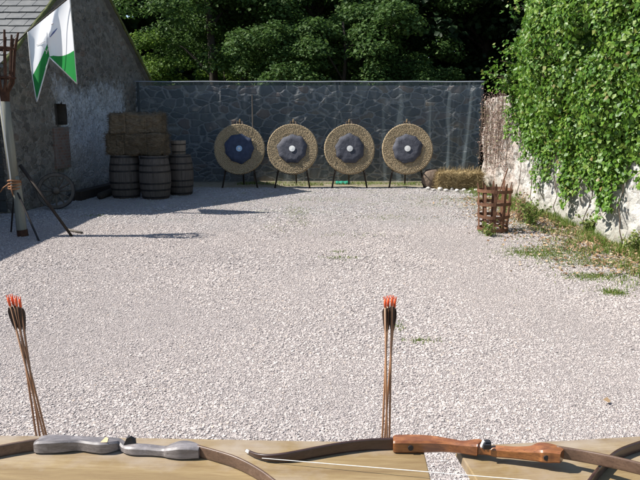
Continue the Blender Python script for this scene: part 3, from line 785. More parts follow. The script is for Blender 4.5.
def ivy():
    root = thing('ivy', 'huge glossy green ivy spilling over the top of the white wall and trailing down it', 'ivy', (RX, 9.5, 0))
    P_, N_, Sz = [], [], []
    def low(y):
        # lower fringe of the ivy along the wall
        base = np.interp(y, [4.5,6,7.2,7.9,8.3,8.9,9.5,10.2,10.8,11.4,12.0,12.6,13.0], [1.0,1.2,1.05,.85,.45,.75,.42,.85,.6,1.05,1.35,1.75,2.1])
        return base
    def high(y): return np.interp(y, [4.5,6,8,10,11,12,12.5,13.2], [4.4,4.5,4.5,4.4,4.0,3.1,2.6,2.1])
    n = 0
    NB = 520
    # clumps, so that the surface is made of tufts with dark gaps
    for c in range(NB):
        y = rng.uniform(4.6, 12.75); lo, hi = low(y), high(y)
        z = lo+(hi-lo)*rng.random()**.85
        k = (z-lo)/(hi-lo)
        bul = .10+.62*min(1, k*1.7)**1.2*(1-.35*max(0, k-.7)/.3)
        fade = max(0, min(1, (12.3-y)/2.6))
        bul = bul*(.12+.88*fade)+.11*noise.noise(Vector((y*1.4, z*1.4, 0)))
        r = (.26+.16*rng.random())*(.65+.35*fade) if k > .18 else .13+.1*rng.random()
        cnt = int(230*(r/.3)**2)
        cen = np.array([RX-bul+r*.45, y, z])
        d = rng.normal(size=(cnt,3)); d /= np.linalg.norm(d, axis=1, keepdims=True)
        d[:,0] = -np.abs(d[:,0])*1.0+.25*(rng.random(cnt)<.25)
        pos = cen+d*r*(.55+.45*rng.random((cnt,1)))*np.array([.75,1,1.05])
        pos[:,0] = np.minimum(pos[:,0], RX-.06+np.where(pos[:,2] > 2.1, 9, 0))
        nn = d*.8+np.array([-.45,-.12,.45])+rng.normal(size=(cnt,3))*.5
        P_.append(pos); N_.append(nn); Sz.append(.057*(.5+.9*rng.random(cnt)))
    # back filling inside the mass and over the wall top
    cnt = 24000
    y = rng.uniform(4.6, 12.6, cnt); lo = np.maximum(low(y)+.2, 0); hi = high(y)-.15
    z = lo+(hi-lo)*rng.random(cnt)
    x = RX-.04-.35*rng.random(cnt)*np.clip((z-lo), 0, 1)
    x = np.where(z > 2.1, RX-.35+1.5*rng.random(cnt), x)
    P_.append(np.stack([x,y,z],1)); N_.append(rng.normal(size=(cnt,3))+np.array([-.5,0,.3])); Sz.append(.08*(.7+.6*rng.random(cnt)))
    # trailing strands
    stems = MB()
    for px_y, zlo, ln in ((8.05,.4,1.0),(8.3,.28,1.2),(9.15,.5,.9),(9.55,.22,1.3),(9.8,.6,.8),(10.9,.35,1.1),(11.6,.8,.9),(12.2,1.1,.8),(12.7,1.2,.8),(7.3,.8,.7),(6.6,.9,.6),(8.7,.6,.8),(10.4,.55,.8)):
        pts = []; yy = px_y
        for i in range(9):
            yy += random.uniform(-.05,.05); pts.append((RX-.09-.04*math.sin(i), yy, zlo+ln*i/8))
        stems.tube(pts, [.004+.0012*i for i in range(9)], 5)
        m_ = int(190*ln)
        tt = rng.random(m_); zz = zlo+ln*tt
        P_.append(np.stack([RX-.1-.07*rng.random(m_), px_y+rng.normal(size=m_)*(.07+.13*tt), zz],1)); N_.append(rng.normal(size=(m_,3))*.4+np.array([-1,-.1,.5])); Sz.append(.065*(.6+.7*rng.random(m_)))
    # sprigs sticking out at the far upper corner
    for (sx, sy, sz_) in [P(496, 78, 12.3), P(490, 74, 12.5), P(503, 62, 12.2), P(509, 50, 12.1), P(500, 86, 12.4), P(516, 8, 12.2), P(513, 45, 12.1)]:
        stems.tube([(RX, sy-.1, max(2.1, sz_-.2)), (sx+.12, sy, sz_), (sx-.05, sy, sz_+.02)], [.012,.007,.003], 5)
        m_ = 34; P_.append(np.array([sx, sy, sz_])+rng.normal(size=(m_,3))*np.array([.12,.12,.07])); N_.append(rng.normal(size=(m_,3))*.5+np.array([-.3,-.3,.8])); Sz.append(.075*(.6+.7*rng.random(m_)))
    # main woody stems on the wall
    for y in (5.4, 6.7, 7.8, 9.0, 10.1, 11.2, 12.1):
        pts = [(RX-.03, y, .0)]; yy = y
        for i in range(1, 14):
            yy += random.uniform(-.12,.12); pts.append((RX-.045-.03*random.random(), yy, .17*i))
        stems.tube(pts, [.008-.0003*i for i in range(14)], 6)
    pos = np.concatenate(P_); nn = np.concatenate(N_); sz = np.concatenate(Sz)
    pos -= np.array(root.location)
    link('foliage', leaf_mesh('ivy_leaves', pos, sz, nn, droop=1.1, narrow=.46), M['ivy'], root)
    stems.build('stems', M['stem'], root, smooth=True)
ivy()

# dried creeper on the far end of the white wall
def creeper():
    root = thing('dry_creeper', 'withered reddish creeper clinging to the far end of the white wall', 'creeper', (RX, 13.8, 0))
    s = MB(); pts_all = []
    for k in range(46):
        y = random.uniform(12.7, 14.95); pts = []; z = random.uniform(.4, 1.0)
        for i in range(10):
            y = min(max(y+random.uniform(-.07,.07), 12.5), 15.0); pts.append((RX-.085-.03*random.random(), y, z)); z = min(z+random.uniform(.08,.2), 2.06)
        s.tube(pts, .0045, 4); pts_all += pts
    s.build('stems', M['stem'], root)
    a = np.array(pts_all); a = a[rng.integers(0, len(a), 2600)]+rng.normal(size=(2600,3))*np.array([.03,.08,.09])
    a[:,0] = np.minimum(a[:,0], RX-.07)
    link('foliage', leaf_mesh('creeper_leaves', a-np.array(root.location), .028*(.5+rng.random(2600)), None, .6), M['creeperleaf'], root)
creeper()

# ------------------------------------------------------------------ iron basket on the right
def iron_basket():
    c = G(492.5, 231); root = thing('iron_fire_basket', 'rusty iron strap fire basket standing on the gravel by the white wall', 'fire basket', (c.x, c.y, 0)); cx, cy = c.x, c.y
    H = .64; NB_ = 10
    def rr(z): return .205+.035*z/H
    for zi, z in enumerate((.02, .2, .38, .56)):
        h = MB(); r = rr(z); t = .006; w = .045
        h.lathe([(r+.003, z),(r+.003+t, z),(r+.005+t, z+w),(r+.005, z+w)], 40, lambda r_, z_, a: (r_*(1+.012*math.sin(3*a+zi)), z_+.006*math.sin(2*a+zi*2)), closed=True)
        h.xf(Matrix.Translation((cx, cy, 0))); h.build('hoop', M['rust'], root)
    for k in range(NB_):
        a = 2*math.pi*k/NB_+.12; s = MB(); ca, sa = math.cos(a), math.sin(a); tn = Vector((-sa, ca, 0)); rd = Vector((ca, sa, 0))
        pts = []
        top = H+.05+random.uniform(-.02,.02)
        zs = [0,.15,.3,.45,.6,top]
        for i, z in enumerate(zs):
            r = rr(z)-.002+(.012 if i == 5 else 0); w = .022 if i < 5 else .009
            b = rd*r+Vector((0,0,z))+tn*random.uniform(-.004,.004)
            pts += [b-tn*w, b+tn*w, b+tn*w-rd*.006, b-tn*w-rd*.006]
        fs = [(3,2,1,0),(20,21,22,23)]
        for i in range(5):
            for j in range(4): fs.append((i*4+j, i*4+(j+1) % 4, i*4+4+(j+1) % 4, i*4+4+j))
        s.add(pts, fs); s.xf(Matrix.Translation((cx, cy, 0))); s.build('strap', M['rust'], root)
    bt = MB()
    for k in range(5): bt.box((cx-.14+.07*k, cy, .125), (.018, 2*math.sqrt(.2**2-(.14-.07*k)**2), .012))
    for k in range(3): bt.box((cx, cy-.1+.1*k, .137), (2*math.sqrt(.2**2-(.1-.1*k)**2), .018, .01))
    bt.build('grate', M['rust'], root)
    a = P(495, 205, c.y); b = P(508, 168, c.y+.05)
    q = MB(); q.tube([(a.x-.02, a.y, .14), tuple(a), tuple(b)], .009, 7)
    tag(q.build('iron_poker', M['rust']), 'thin rusty rod standing inside the iron fire basket', 'rod')
iron_basket()

# ------------------------------------------------------------------ left torch pole with cresset, stays
def torch():
    b = G(23, 236); Y = b.y; root = thing('cresset_torch', 'tall leaning pole with a rusty iron fire cresset on top at the left edge', 'torch', (b.x, Y, 0))
    j = P(14.5, 184, Y); t = P(3, 92, Y)
    lo = MB(); lo.tube([(b.x+.0, Y, .02), (b.x-.01, Y, .1), tuple(j+Vector((.03,0,.0))), tuple(j+Vector((.01,0,.1)))], [.062,.066,.056,.052], 14); lo.build('pole_socket', M['polewood'], root, smooth=True)
    up = MB(); up.tube([tuple(j+Vector((0,0,-.04))), tuple(j.lerp(t, .5)), tuple(t)], [.062,.064,.066], 14); up.build('pole', M['polewood'], root, smooth=True)
    ft = MB(); ft.tube([(b.x, Y, 0), (b.x-.005, Y, .09)], [.072,.07], 14); ft.build('iron_shoe', M['sootrust'], root)
    rp = MB()
    for k in range(4):
        c = j+Vector((.0,0,-.05+.03*k)); rp.tube([c+Vector((.075*math.cos(a), .075*math.sin(a), .012*math.sin(a+k))) for a in [2*math.pi*i/14 for i in range(15)]], .014, 6)
    rp.tube([j+Vector((-.06,-.05,0)), j+Vector((-.13,-.07,-.05)), j+Vector((-.16,-.08,-.1))], .009, 5); rp.tube([j+Vector((-.02,-.07,0)), j+Vector((0,-.09,-.08)), j+Vector((.01,-.09,-.15))], .009, 5)
    rp.build('lashing', simple('orange_brown_rope', (.2,.09,.04), (.4,.2,.1), 40, .9), root, smooth=True)
    # added white strip imitating the sunlit edge of the pole
    wc = MB(); a = P(-1, 92, Y-.07); c = P(11.5, 186, Y-.07); wc.tube([a, a.lerp(c, .5)+Vector((0,0,0)), c], .009, 6); wc.build('lit_edge', M['string'], root)
    # cresset
    top = P(0, 34, Y); axis = (top-t).normalized(); Hc = (top-t).length
    col = MB(); col.tube([t-axis*.12, t+axis*.03], [.075,.08], 14); col.build('collar', M['sootrust'], root)
    for k in range(12):
        a = 2*math.pi*k/12+.2; d = Vector((math.cos(a), math.sin(a), 0)); s = MB()
        s.tube([t+d*.06, t+axis*.12+d*.13, t+axis*Hc*.7+d*.165, t+axis*(Hc+random.uniform(-.07,.05))+d*.21+Vector((random.uniform(-.02,.02),0,0))], [.02,.02,.018,.013], 6); s.build('prong', M['sootrust'], root)
    for f_, r in ((.25,.15),(.75,.175)):
        h = MB(); c = t+axis*Hc*f_; h.tube([c+Vector((r*math.cos(a), r*math.sin(a), 0)) for a in [2*math.pi*i/24 for i in range(25)]], .017, 6, cap=False); h.build('ring', M['sootrust'], root)
    for (e, nm, r) in ((G(11,232),'stay',.012),(G(39,241),'stay',.013)):
        s = MB(); s.tube([j+Vector((0,0,-.03)), e], r, 7); s.build(nm, M['iron'], root)
    s = MB(); e = G(72, 236.5); s.tube([P(20, 165, Y+.05), e], [.026,.018], 8); s.build('prop', M['darkwood'], root, smooth=True)
    k = G(82, 234); n = MB(); n.tube([G(68,231)+Vector((0,0,.02)), k+Vector((0,0,.02))], .017, 7)
    tag(n.build('wooden_peg', M['oldwood'], smooth=True), 'short stick lying on the gravel by the foot of the torch prop', 'stick')
torch()

# ------------------------------------------------------------------ flag on a bracket pole
def flag():
    Y = 10.55
    TL, TR, TipL, N_, TipR = [P(*q, Y) for q in ((28,32),(70,-2),(37,102),(49.5,57),(77,84))]
    root = thing('flag', 'white swallowtail flag with green tails hanging from a slanting pole on the barn', 'flag', (TL.x, Y, TL.z))
    d = (TR-TL)
    pl = MB(); pl.tube([TL-d.normalized()*.35+Vector((0,.02,-.02)), TL+Vector((0,.035,.03)), TR+Vector((0,.035,.03)), TR+d.normalized()*.06+Vector((0,.035,.03))], .011, 8); pl.build('flagpole', M['darkwood'], root, smooth=True)
    # cloth as a bilinear sheet split into two tails; u across, v down
    NU, NV = 36, 44
    fu = .47                                              # column of the notch
    top = lambda u: TL.lerp(TR, u)
    def bot(u):
        return TipL.lerp(N_, u/fu) if u <= fu else N_.lerp(TipR, (u-fu)/(1-fu))
    def split(u): # share of the height that is white
        return .62+.02*math.sin(u*6) if u < fu else np.interp(u, [fu,.55,1], [.985,.88,.60])
    def pt(u, v):
        p = top(u).lerp(bot(u), v)
        edgeL = .5*math.sin(math.pi*v)*.04
        dy = .10*math.sin(u*5.2+.6)*(.25+.75*v)+.05*math.sin(u*11+v*4)*v
        dy -= .42*min(u, .6)
        if u > .62-.25*v: dy += (u-.62+.25*v)*1.15           # right-hand part turned away
        q = Vector((p.x-edgeL*(1-u), p.y, p.z)); ny = Y-.05+dy*(.25+.75*min(1, v*2.5)); o_ = Vector((0,0,CH))
        return o_+(q-o_)*(ny/Y)
    for nm, mat, f0, f1 in (('white_cloth', M['flagwhite'], lambda u: 0, split), ('green_cloth', M['flaggreen'], split, lambda u: 1)):
        m = MB(); vs = [pt(i/NU, f0(i/NU)+(f1(i/NU)-f0(i/NU))*j/NV) for j in range(NV+1) for i in range(NU+1)]
        m.add(vs, [(j*(NU+1)+i, j*(NU+1)+i+1, (j+1)*(NU+1)+i+1, (j+1)*(NU+1)+i) for j in range(NV) for i in range(NU)]); m.build(nm, mat, root, smooth=True)
    hem = MB(); o = Vector((0,-.006,0))
    hem.tube([pt(i/NU, 1)+o for i in range(NU+1)], .011, 5); hem.tube([pt(1, i/20)+o for i in range(21)], .009, 5); hem.tube([pt(0, i/20)+o for i in range(21)], .007, 5); hem.build('hem', M['white_paint'], root, smooth=True)
    em = MB(); o = Vector((0,-.012,0))
    em.tube([pt(.52,.50)+o, pt(.6,.40)+o, pt(.68,.33)+o], [.006,.012,.005], 5); em.build('emblem', M['flagblue'], root)
    for pp, rr_ in (([pt(.3,.45)+o, pt(.36,.6)+o, pt(.42,.78)+o], .004), ([pt(.18,.32)+o, pt(.28,.4)+o, pt(.4,.5)+o], .004), ([pt(.4,.78)+o, pt(.47,.76)+o], .006), ([pt(.56,.24)+o, pt(.6,.22)+o], .01)):
        em = MB(); em.tube(pp, rr_, 5); em.build('emblem', M['flaggrey'], root)
flag()

# ------------------------------------------------------------------ tables
TH = .75
def table(label, pa, pb, pxe=None):
    """pa, pb: rear edge end points in the plane of the top"""
    A = G(*pa, TH); B = G(*pb, TH); d = (B-A); L = d.length; ang = math.atan2(d.y, d.x); W = .62
    root = thing('table', label, 'table', (A.x, A.y, 0), (0,0,ang), 'display tables in the foreground')
    nb = 2
    for k in range(nb):
        w = W/nb; t = MB(); t.box((L/2, -w*(k+.5), TH-.014), (L, w-.003, .028)); t.build('top_board', M['ply'], root, offset=False, bevel=.003)
    for x in (.12, L-.12):
        t = MB(); t.box((x, -W/2, TH-.05), (.045, W-.08, .044)); t.build('batten', M['tan'], root, offset=False, bevel=.003)
        for y in (-.08, -W+.08):
            t = MB(); t.box((x, y, (TH-.072)/2), (.045,.045,TH-.072)); t.build('leg', M['tan'], root, offset=False, bevel=.003)
    return root
table('left wooden table with the grey bow and most of the red bow on it', (-120,432.5), (422,442.5))
table('right wooden table under the grip of the red bow, its back edge angled upwards', (455.5,446), (760,429))

# ------------------------------------------------------------------ bows
def loft(secs, seg=12, oct_=None):
    """secs: (centre, half depth (in the table plane), half height, tangent)"""
    m = MB(); vs = []
    if oct_: seg = 8
    for c, hd, hh, t in secs:
        n = Vector((-t.y, t.x, 0)).normalized()
        if oct_:
            ch = .0045
            for a, b in ((hd, hh-ch), (hd-ch, hh), (ch-hd, hh), (-hd, hh-ch), (-hd, ch-hh), (ch-hd, -hh), (hd-ch, -hh), (hd, ch-hh)): vs.append(c+n*a+Vector((0,0,b)))
            continue
        for k in range(seg):
            a = 2*math.pi*(k+.5)/seg; ca, sa = math.cos(a), math.sin(a); e = .3
            vs.append(c+n*hd*math.copysign(abs(ca)**e, ca)+Vector((0,0,hh*math.copysign(abs(sa)**e, sa))))
    fs = []
    for i in range(len(secs)-1):
        for k in range(seg): fs.append((i*seg+k, i*seg+(k+1) % seg, (i+1)*seg+(k+1) % seg, (i+1)*seg+k))
    fs.append(tuple(range(seg-1,-1,-1))); fs.append(tuple(range((len(secs)-1)*seg, len(secs)*seg)))
    m.add(vs, fs); return m
def catmull(pts, n=8):
    out = []
    P4 = [pts[0]*2-pts[1]]+pts+[pts[-1]*2-pts[-2]]
    for i in range(1, len(P4)-2):
        p0, p1, p2, p3 = P4[i-1:i+3]
        for k in range(n):
            t = k/n; out.append(.5*((2*p1)+(-p0+p2)*t+(2*p0-5*p1+4*p2-p3)*t*t+(-p0+3*p1-3*p2+p3)*t**3))
    out.append(pts[-1]); return out
def sweep(pix, n=6):
    """pix: (px, py, centre height above top, half depth, half height) -> sections"""
    raw = [Vector((*G(px, py, TH+h)[:2], TH+h, )) for px, py, h, hd, hh in pix]
    cen = catmull(raw, n); ex = catmull([Vector((hd, hh, 0)) for *_, hd, hh in pix], n)
    secs = []
    for i, c in enumerate(cen):
        t = cen[min(i+1, len(cen)-1)]-cen[max(i-1,0)]; secs.append((c, max(ex[i].x,.002), max(ex[i].y,.003), t))
    return secs
def bow(label, riser, left, right, mr, ml, bolts, tip_l=None, string=None):
    p0 = G(riser[len(riser)//2][0], riser[len(riser)//2][1], TH)
    root = thing('recurve_bow', label, 'bow', (p0.x, p0.y, TH), group='recurve bows laid on the tables')
    if riser:
        rb = loft(sweep(riser, 8), oct_=True).build('riser', mr, root, smooth=True, bevel=.0012); rb.data.set_sharp_from_angle(angle=R(22))
    for l in (left, right):
        if l: loft(sweep(l, 8)).build('limb', ml, root, smooth=True)
    for (px, py, h, hd_) in bolts:
        c = G(px, py, TH+h)+Vector((0,-hd_,0)); b = MB(); b.tube([c+Vector((0,.02,0)), c+Vector((0,-.0025,0))], [.007,.007], 12); b.build('limb_bolt', M['black'], root)
    return root
# half-height of limbs about 2 cm: the bows lie on their sides
def L(*a): return list(a)
H0 = .021
red = bow('varnished red brown recurve bow, its grip bridging the gap between the two tables',
    L((393,444,.017,.017,.0155),(398,443.8,.018,.020,.017),(425,443.8,.019,.020,.0165),(445,445,.021,.015,.015),(462,447.2,.024,.012,.0145),(474,447.5,.026,.017,.016),(479,447.8,.027,.018,.016),(482,449.6,.026,.009,.012),(489,450.6,.027,.008,.0115),(496,451.2,.028,.011,.0125),(515,452.6,.030,.012,.0125),(531,453.2,.033,.015,.0145),(541,452.4,.036,.023,.0165),(552,453.6,.038,.022,.0165),(562,456.2,.040,.013,.015)),
    L((400,443.2,.017,.004,.0155),(370,444.3,.017,.0035,.0155),(345,447,.017,.0035,.015),(320,451.2,.016,.0035,.0145),(300,455,.015,.0035,.014),(283,457.4,.014,.0035,.012),(268,457.6,.012,.0035,.009),(256,455.2,.010,.0035,.006),(246,450.6,.008,.0035,.004)),
    L((556,451.6,.040,.004,.0155),(580,455.6,.043,.0035,.0155),(605,460.4,.050,.0035,.0155),(632,466.5,.054,.0035,.015),(660,474.5,.054,.0035,.014),(700,490,.048,.0035,.012),(740,510,.033,.0035,.008),(765,518,.028,.003,.005)),
    M['riser_red'], M['limb2'], [(409.5,443.8,.0185,.0205),(543,452.6,.036,.0235)])
a = G(262,458.2,TH+.012); b = G(757,499,TH+.03); s = MB(); s.tube([a, b], .00095, 6); s.build('bowstring', M['string'], red)
w = MB(); c = G(246.5,450.8,TH+.009); w.tube([c, G(249.5,452.4,TH+.009)], .0046, 8); w.build('limb_tip', M['string'], red)
# left limb of the red bow: its shaded face painted in with darker brown
lm = [x for x in bpy.data.objects if x.parent == red and x.name.startswith('limb') and not x.name.startswith(('limb_bolt','limb_tip'))]
lm[0].data.materials[0] = M['limb']; lm[0]['label'] = 'dark brown limb curling to a pale tip'
rs_ = MB(); c = G(487,450.6,TH+.027)+Vector((0,-.001,.018))
rs_.box(c, (.016,.014,.02)); rs_.box(c+Vector((-.004,-.012,.0)), (.02,.006,.014)); rs_.build('arrow_rest', M['black'], red, bevel=.002)
rs_ = MB(); rs_.box(G(481.5,449.4,TH+.026)+Vector((0,-.007,.019)), (.005,.01,.018), Matrix.Rotation(R(20),3,'Y')); rs_.build('arrow_rest', M['string'], red, bevel=.001)
grey = bow('worn purple grey recurve bow on the left table with a pale patch by its grip',
    [(x,y,hh+.001,hd,hh) for x,y,hd,hh in ((37,445,.017,.015),(42,444.5,.020,.017),(52,444,.021,.0175),(62,443.8,.019,.0175),(80,443.6,.015,.0155),(96,445,.018,.0155),(106,445.2,.019,.016),(117,444.2,.014,.014),(121.5,445,.010,.012),(125,448,.010,.010),(129,449,.012,.011),(136,449.4,.014,.012),(150,450,.013,.0115),(164,451.3,.012,.0115),(170,451,.016,.014),(180,450,.021,.017),(190,450.3,.019,.017),(200,452,.011,.015))],
    L((42,443.6,.017,.004,.0155),(18,447.5,.017,.0035,.0155),(-6,452,.016,.0035,.015),(-40,459,.016,.0035,.013),(-75,468,.014,.0035,.010),(-100,476,.012,.0035,.006)),
    L((194,449.6,.017,.004,.0155),(214,455.2,.017,.0035,.0155),(236,462.3,.017,.0035,.0155),(258,473.5,.017,.0035,.015),(278,488,.016,.0035,.014),(296,503,.015,.0035,.012),(308,518,.015,.0035,.008)),
    M['riser_grey'], M['limb2'], [])
a = G(-97,474,TH+.012); b = G(306,514,TH+.016); s = MB(); s.tube([a, b], .00095, 6); s.build('bowstring', M['string'], grey)
rs_ = MB(); c = G(129.5,448.6,TH+.011)+Vector((0,.0,.024))
rs_.add([c+Vector(v) for v in ((-.018,-.002,-.022),(.017,.0,-.02),(.015,.004,.0),(.004,0,.009),(-.007,0,.003))]+[c+Vector(v)+Vector((0,.006,0)) for v in ((-.018,-.002,-.022),(.017,.0,-.02),(.015,.004,.0),(.004,0,.009),(-.007,0,.003))],
   [(0,1,2,3,4),(9,8,7,6,5),(0,5,6,1),(1,6,7,2),(2,7,8,3),(3,8,9,4),(4,9,5,0)]); rs_.build('arrow_rest', M['black'], grey)
pt_ = MB(); c = G(105,445.2,TH+.017)+Vector((0,.002,.0165)); pt_.add([c+Vector(v) for v in ((-.006,-.017,.0),(.012,-.017,.0),(.008,.004,.0004),(-.001,.010,.0004))], [(0,1,2,3)]); pt_.build('pale_patch', simple('pale_tape', (.6,.45,.25), (.75,.62,.4), 10, .6), grey)
dark = bow('dark brown bow at the right edge, passing under the limb of the red bow',
    L((562,520,.017,.012,.014),(552,531,.017,.013,.016),(540,545,.017,.013,.016),(525,560,.017,.012,.014)),
    L((655,442,.015,.004,.014),(640,446,.015,.004,.014),(620,453.5,.015,.004,.014),(607,463,.015,.004,.014),(597,474,.015,.004,.014),(588,486,.015,.004,.014),(572,507,.015,.004,.014),(560,522,.016,.006,.014)),
    L((655,442,.015,.004,.014),(672,438.5,.015,.004,.012),(690,436.5,.014,.0035,.009),(706,438,.012,.003,.005)),
    M['riser_grey'], M['limb'], [])

# ------------------------------------------------------------------ arrows
def arrow(label, top, cross, k):
    Y = 2.4+.012*(k % 2); T = P(*top, Y); C_ = P(*cross, 2.4+.01*k); d = (C_-T); e = T+d*((T.z+.05)/-d.z); Ln = (T-e).length; u = (T-e)/Ln
    root = thing('arrow', label, 'arrow', tuple(Vector((e.x, e.y, 0))), group='arrows standing behind the tables')
    s = MB(); s.tube([e, T-u*.012], .0043, 8); s.build('shaft', M['shaft'], root, smooth=True)
    n = MB(); n.tube([T-u*.03, T-u*.012, T+u*.004], [.0052,.0056,.005], 8)
    side = u.cross(Vector((0,1,0))).normalized()
    for q in (-1,1): n.tube([T+side*q*.0035, T+u*.014+side*q*.0042], [.0022,.0018], 6)
    n.build('nock', M['orange'], root, smooth=True)
    a0 = random.uniform(0, 2)
    for i in range(3):
        a = a0+2*math.pi*i/3; r = side*math.cos(a)+u.cross(side)*math.sin(a); f = MB()
        B0 = T-u*.135; pts = [(0,.002),(.012,.005),(.035,.0085),(.065,.0115),(.085,.0115),(.098,.007),(.1,.003)]
        vs = [B0+u*x+r*.003 for x, y in pts]+[B0+u*x+r*(y+.002) for x, y in pts]; t = u.cross(r)*.0006
        m_ = len(pts); vv = [v+t for v in vs]+[v-t for v in vs]
        fs = [(j, j+1, m_+j+1, m_+j) for j in range(m_-1)]+[(2*m_+m_+j, 2*m_+m_+j+1, 2*m_+j+1, 2*m_+j) for j in range(m_-1)]+[(m_+j, m_+j+1, 3*m_+j+1, 3*m_+j) for j in range(m_-1)]
        f.add(vv, fs); f.build('fletching', M['feather'], root)
ords = ['leftmost', 'second from the left', 'third from the left', 'rightmost']
for k, (tx, ty, cx_) in enumerate(((8.2,298.5,43.5),(11.8,297.5,46),(15.8,299,36),(19.6,300,39.5))):
    arrow(f'{ords[k]} of the orange nocked arrows leaning together behind the left table', (tx, ty), (cx_, 434), k)
for k, (tx, ty, cx_) in enumerate(((385.2,300,387),(388.4,299,382.5),(392,298.5,389.5),(395,300,385))):
    arrow(f'{ords[k]} of the orange nocked arrows standing upright behind the red bow', (tx, ty), (cx_, 434), k)

# ------------------------------------------------------------------ grass, weeds, dry leaves
def patch(pxs, n, h, spread):
    out = []; hh = []
    for (px, py, sx, sy, k) in pxs:
        c = G(px, py); m_ = int(n*k)
        out.append(np.array([c.x, c.y, 0])+rng.normal(size=(m_,3))*np.array([sx, sy, 0])*spread); hh.append(h*(.4+.8*rng.random(m_)))
    return np.concatenate(out), np.concatenate(hh)
b_, h_ = patch([(540,254,.18,.12,3.2),(556,250,.25,.12,2.2),(575,262,.2,.12,1.2),(592,277,.13,.07,1.6),(614,293,.05,.05,.8),(600,262,.1,.1,.5),(398,327,.03,.04,.07),(422,341,.06,.025,.14),(341,258,.12,.05,.25),(338,252,.05,.03,.1),(297,212,.12,.3,.6),(430,198,.5,.25,.6),(320,200,.4,.2,.4),(300,222,.1,.2,.2),(392,218,.3,.2,.4),(350,235,.3,.1,.2),(278,228,.15,.2,.15),(435,205,.3,.2,.35),(470,200,.3,.15,.5),(490,234,.06,.06,.35),(630,262,.1,.1,.4),(96,216,.12,.05,.15)], 520, .028, 1.15)
tag(link('grass_tufts', blades('grass', b_, h_, .0035), M['grass']), 'low green grass tufts growing through the gravel', 'grass', kind='stuff')
def verge_strip():
    n = 20000; y = rng.uniform(5.6, 14.6, n); x = RX-.06-np.abs(rng.normal(size=n))*.46*(1.25-.05*(y-6)); 
    cl = np.array([noise.noise(Vector((a*2.2, b*2.2, 0))) for a, b in zip(x, y)]); k = cl > -.12
    base = np.stack([x,y,np.zeros(n)],1)[k]; hh = (.04+.12*rng.random(len(base))**2)*np.clip(1.1-(RX-base[:,0])*.8, .25, 1)
    tag(link('verge_grass', blades('verge', base, hh, .004, .7), M['grass']), 'straggly grass and weeds along the foot of the white wall', 'grass', kind='stuff')
    n = 4200; y = rng.uniform(6.2, 12.5, n); x = RX-.12-np.abs(rng.normal(size=n))*.55
    pos = np.stack([x, y, .008+.03*rng.random(n)],1); nn = np.array([0,0,1.0])+rng.normal(size=(n,3))*.35
    tag(link('dry_leaf_litter', leaf_mesh('litter', pos, .036*(.5+rng.random(n)), nn, 0), M['dryleaf']), 'brown and orange dry leaves scattered beside the white wall', 'leaf litter', kind='stuff')
    c = G(610.5, 404); pos = np.array([[c.x, c.y, .018]]); tag(link('dry_leaf', leaf_mesh('leaf', pos, np.array([.045]), np.array([[.2,-.5,1.0]]), 0), M['dryleaf']), 'single orange dry leaf lying on the gravel in the right foreground', 'leaf')
    # strawy wisps at the foot of the netting
    n = 5000; x = rng.uniform(-2.0, 3.9, n); y = rng.uniform(14.75, 15.5, n)
    cl = np.array([noise.noise(Vector((a*1.5, b*3, 7))) for a, b in zip(x, y)]); k = cl > -.05
    base = np.stack([x,y,np.zeros(n)],1)[k]
    tag(link('straw_grass', blades('wisps', base, .02+.06*rng.random(len(base)), .004, 1.0), M['grass']), 'thin dry grass on the ground between the targets and the netting', 'grass', kind='stuff')
verge_strip()
def weed(name, label, c, h, r, nl, mat, leaf, group=None):
    root = thing(name, label, 'plant', (c[0], c[1], 0), group=group); s = MB(); pos = []
    for k in range(14):
        a = random.uniform(0, 6.28); rr = random.uniform(.2,1)*r; hh = h*random.uniform(.5,1)
        pts = [(c[0], c[1], 0), (c[0]+rr*.4*math.cos(a), c[1]+rr*.4*math.sin(a), hh*.5), (c[0]+rr*math.cos(a), c[1]+rr*math.sin(a), hh)]
        s.tube(pts, [.004,.003,.0015], 4)
        for q in range(nl//14):
            t = random.uniform(.15, 1); p = Vector(pts[0]).lerp(Vector(pts[1]), t*2) if t < .5 else Vector(pts[1]).lerp(Vector(pts[2]), t*2-1)
            pos.append(np.array(p)+rng.normal(size=3)*.025)
    s.build('stems', M['drystalk'], root); pos = np.array(pos)
    link('foliage', leaf_mesh('lf', pos-np.array(root.location), leaf*(.6+.8*rng.random(len(pos))), None, .1), mat, root)
M['weed'] = m_leaf('weed_leaf', [(0, (.12,.19,.04)), (.6, (.2,.27,.06)), (1, (.42,.38,.17))], .6, .3, .3)
weed('weed', 'leafy green weed with dry stalks growing right of the fire basket', tuple(G(530, 226))[:2], .5, .3, 420, M['weed'], .04)
weed('weed', 'thin dry reddish weed between the fire basket and the white wall', tuple(G(518, 222))[:2], .6, .25, 200, M['dryleaf'], .03)
weed('weed', 'small green weed sprouting at the front foot of the fire basket', tuple(G(489, 236))[:2], .2, .12, 160, M['weed'], .035)
weed('weed', 'bushy low weed at the foot of the wall beneath the trailing ivy', tuple(G(590, 232))[:2], .25, .25, 420, M['weed'], .04)
weed('weed', 'weed clump against the wall at the right edge', tuple(G(636, 252))[:2], .3, .25, 420, M['weed'], .035)

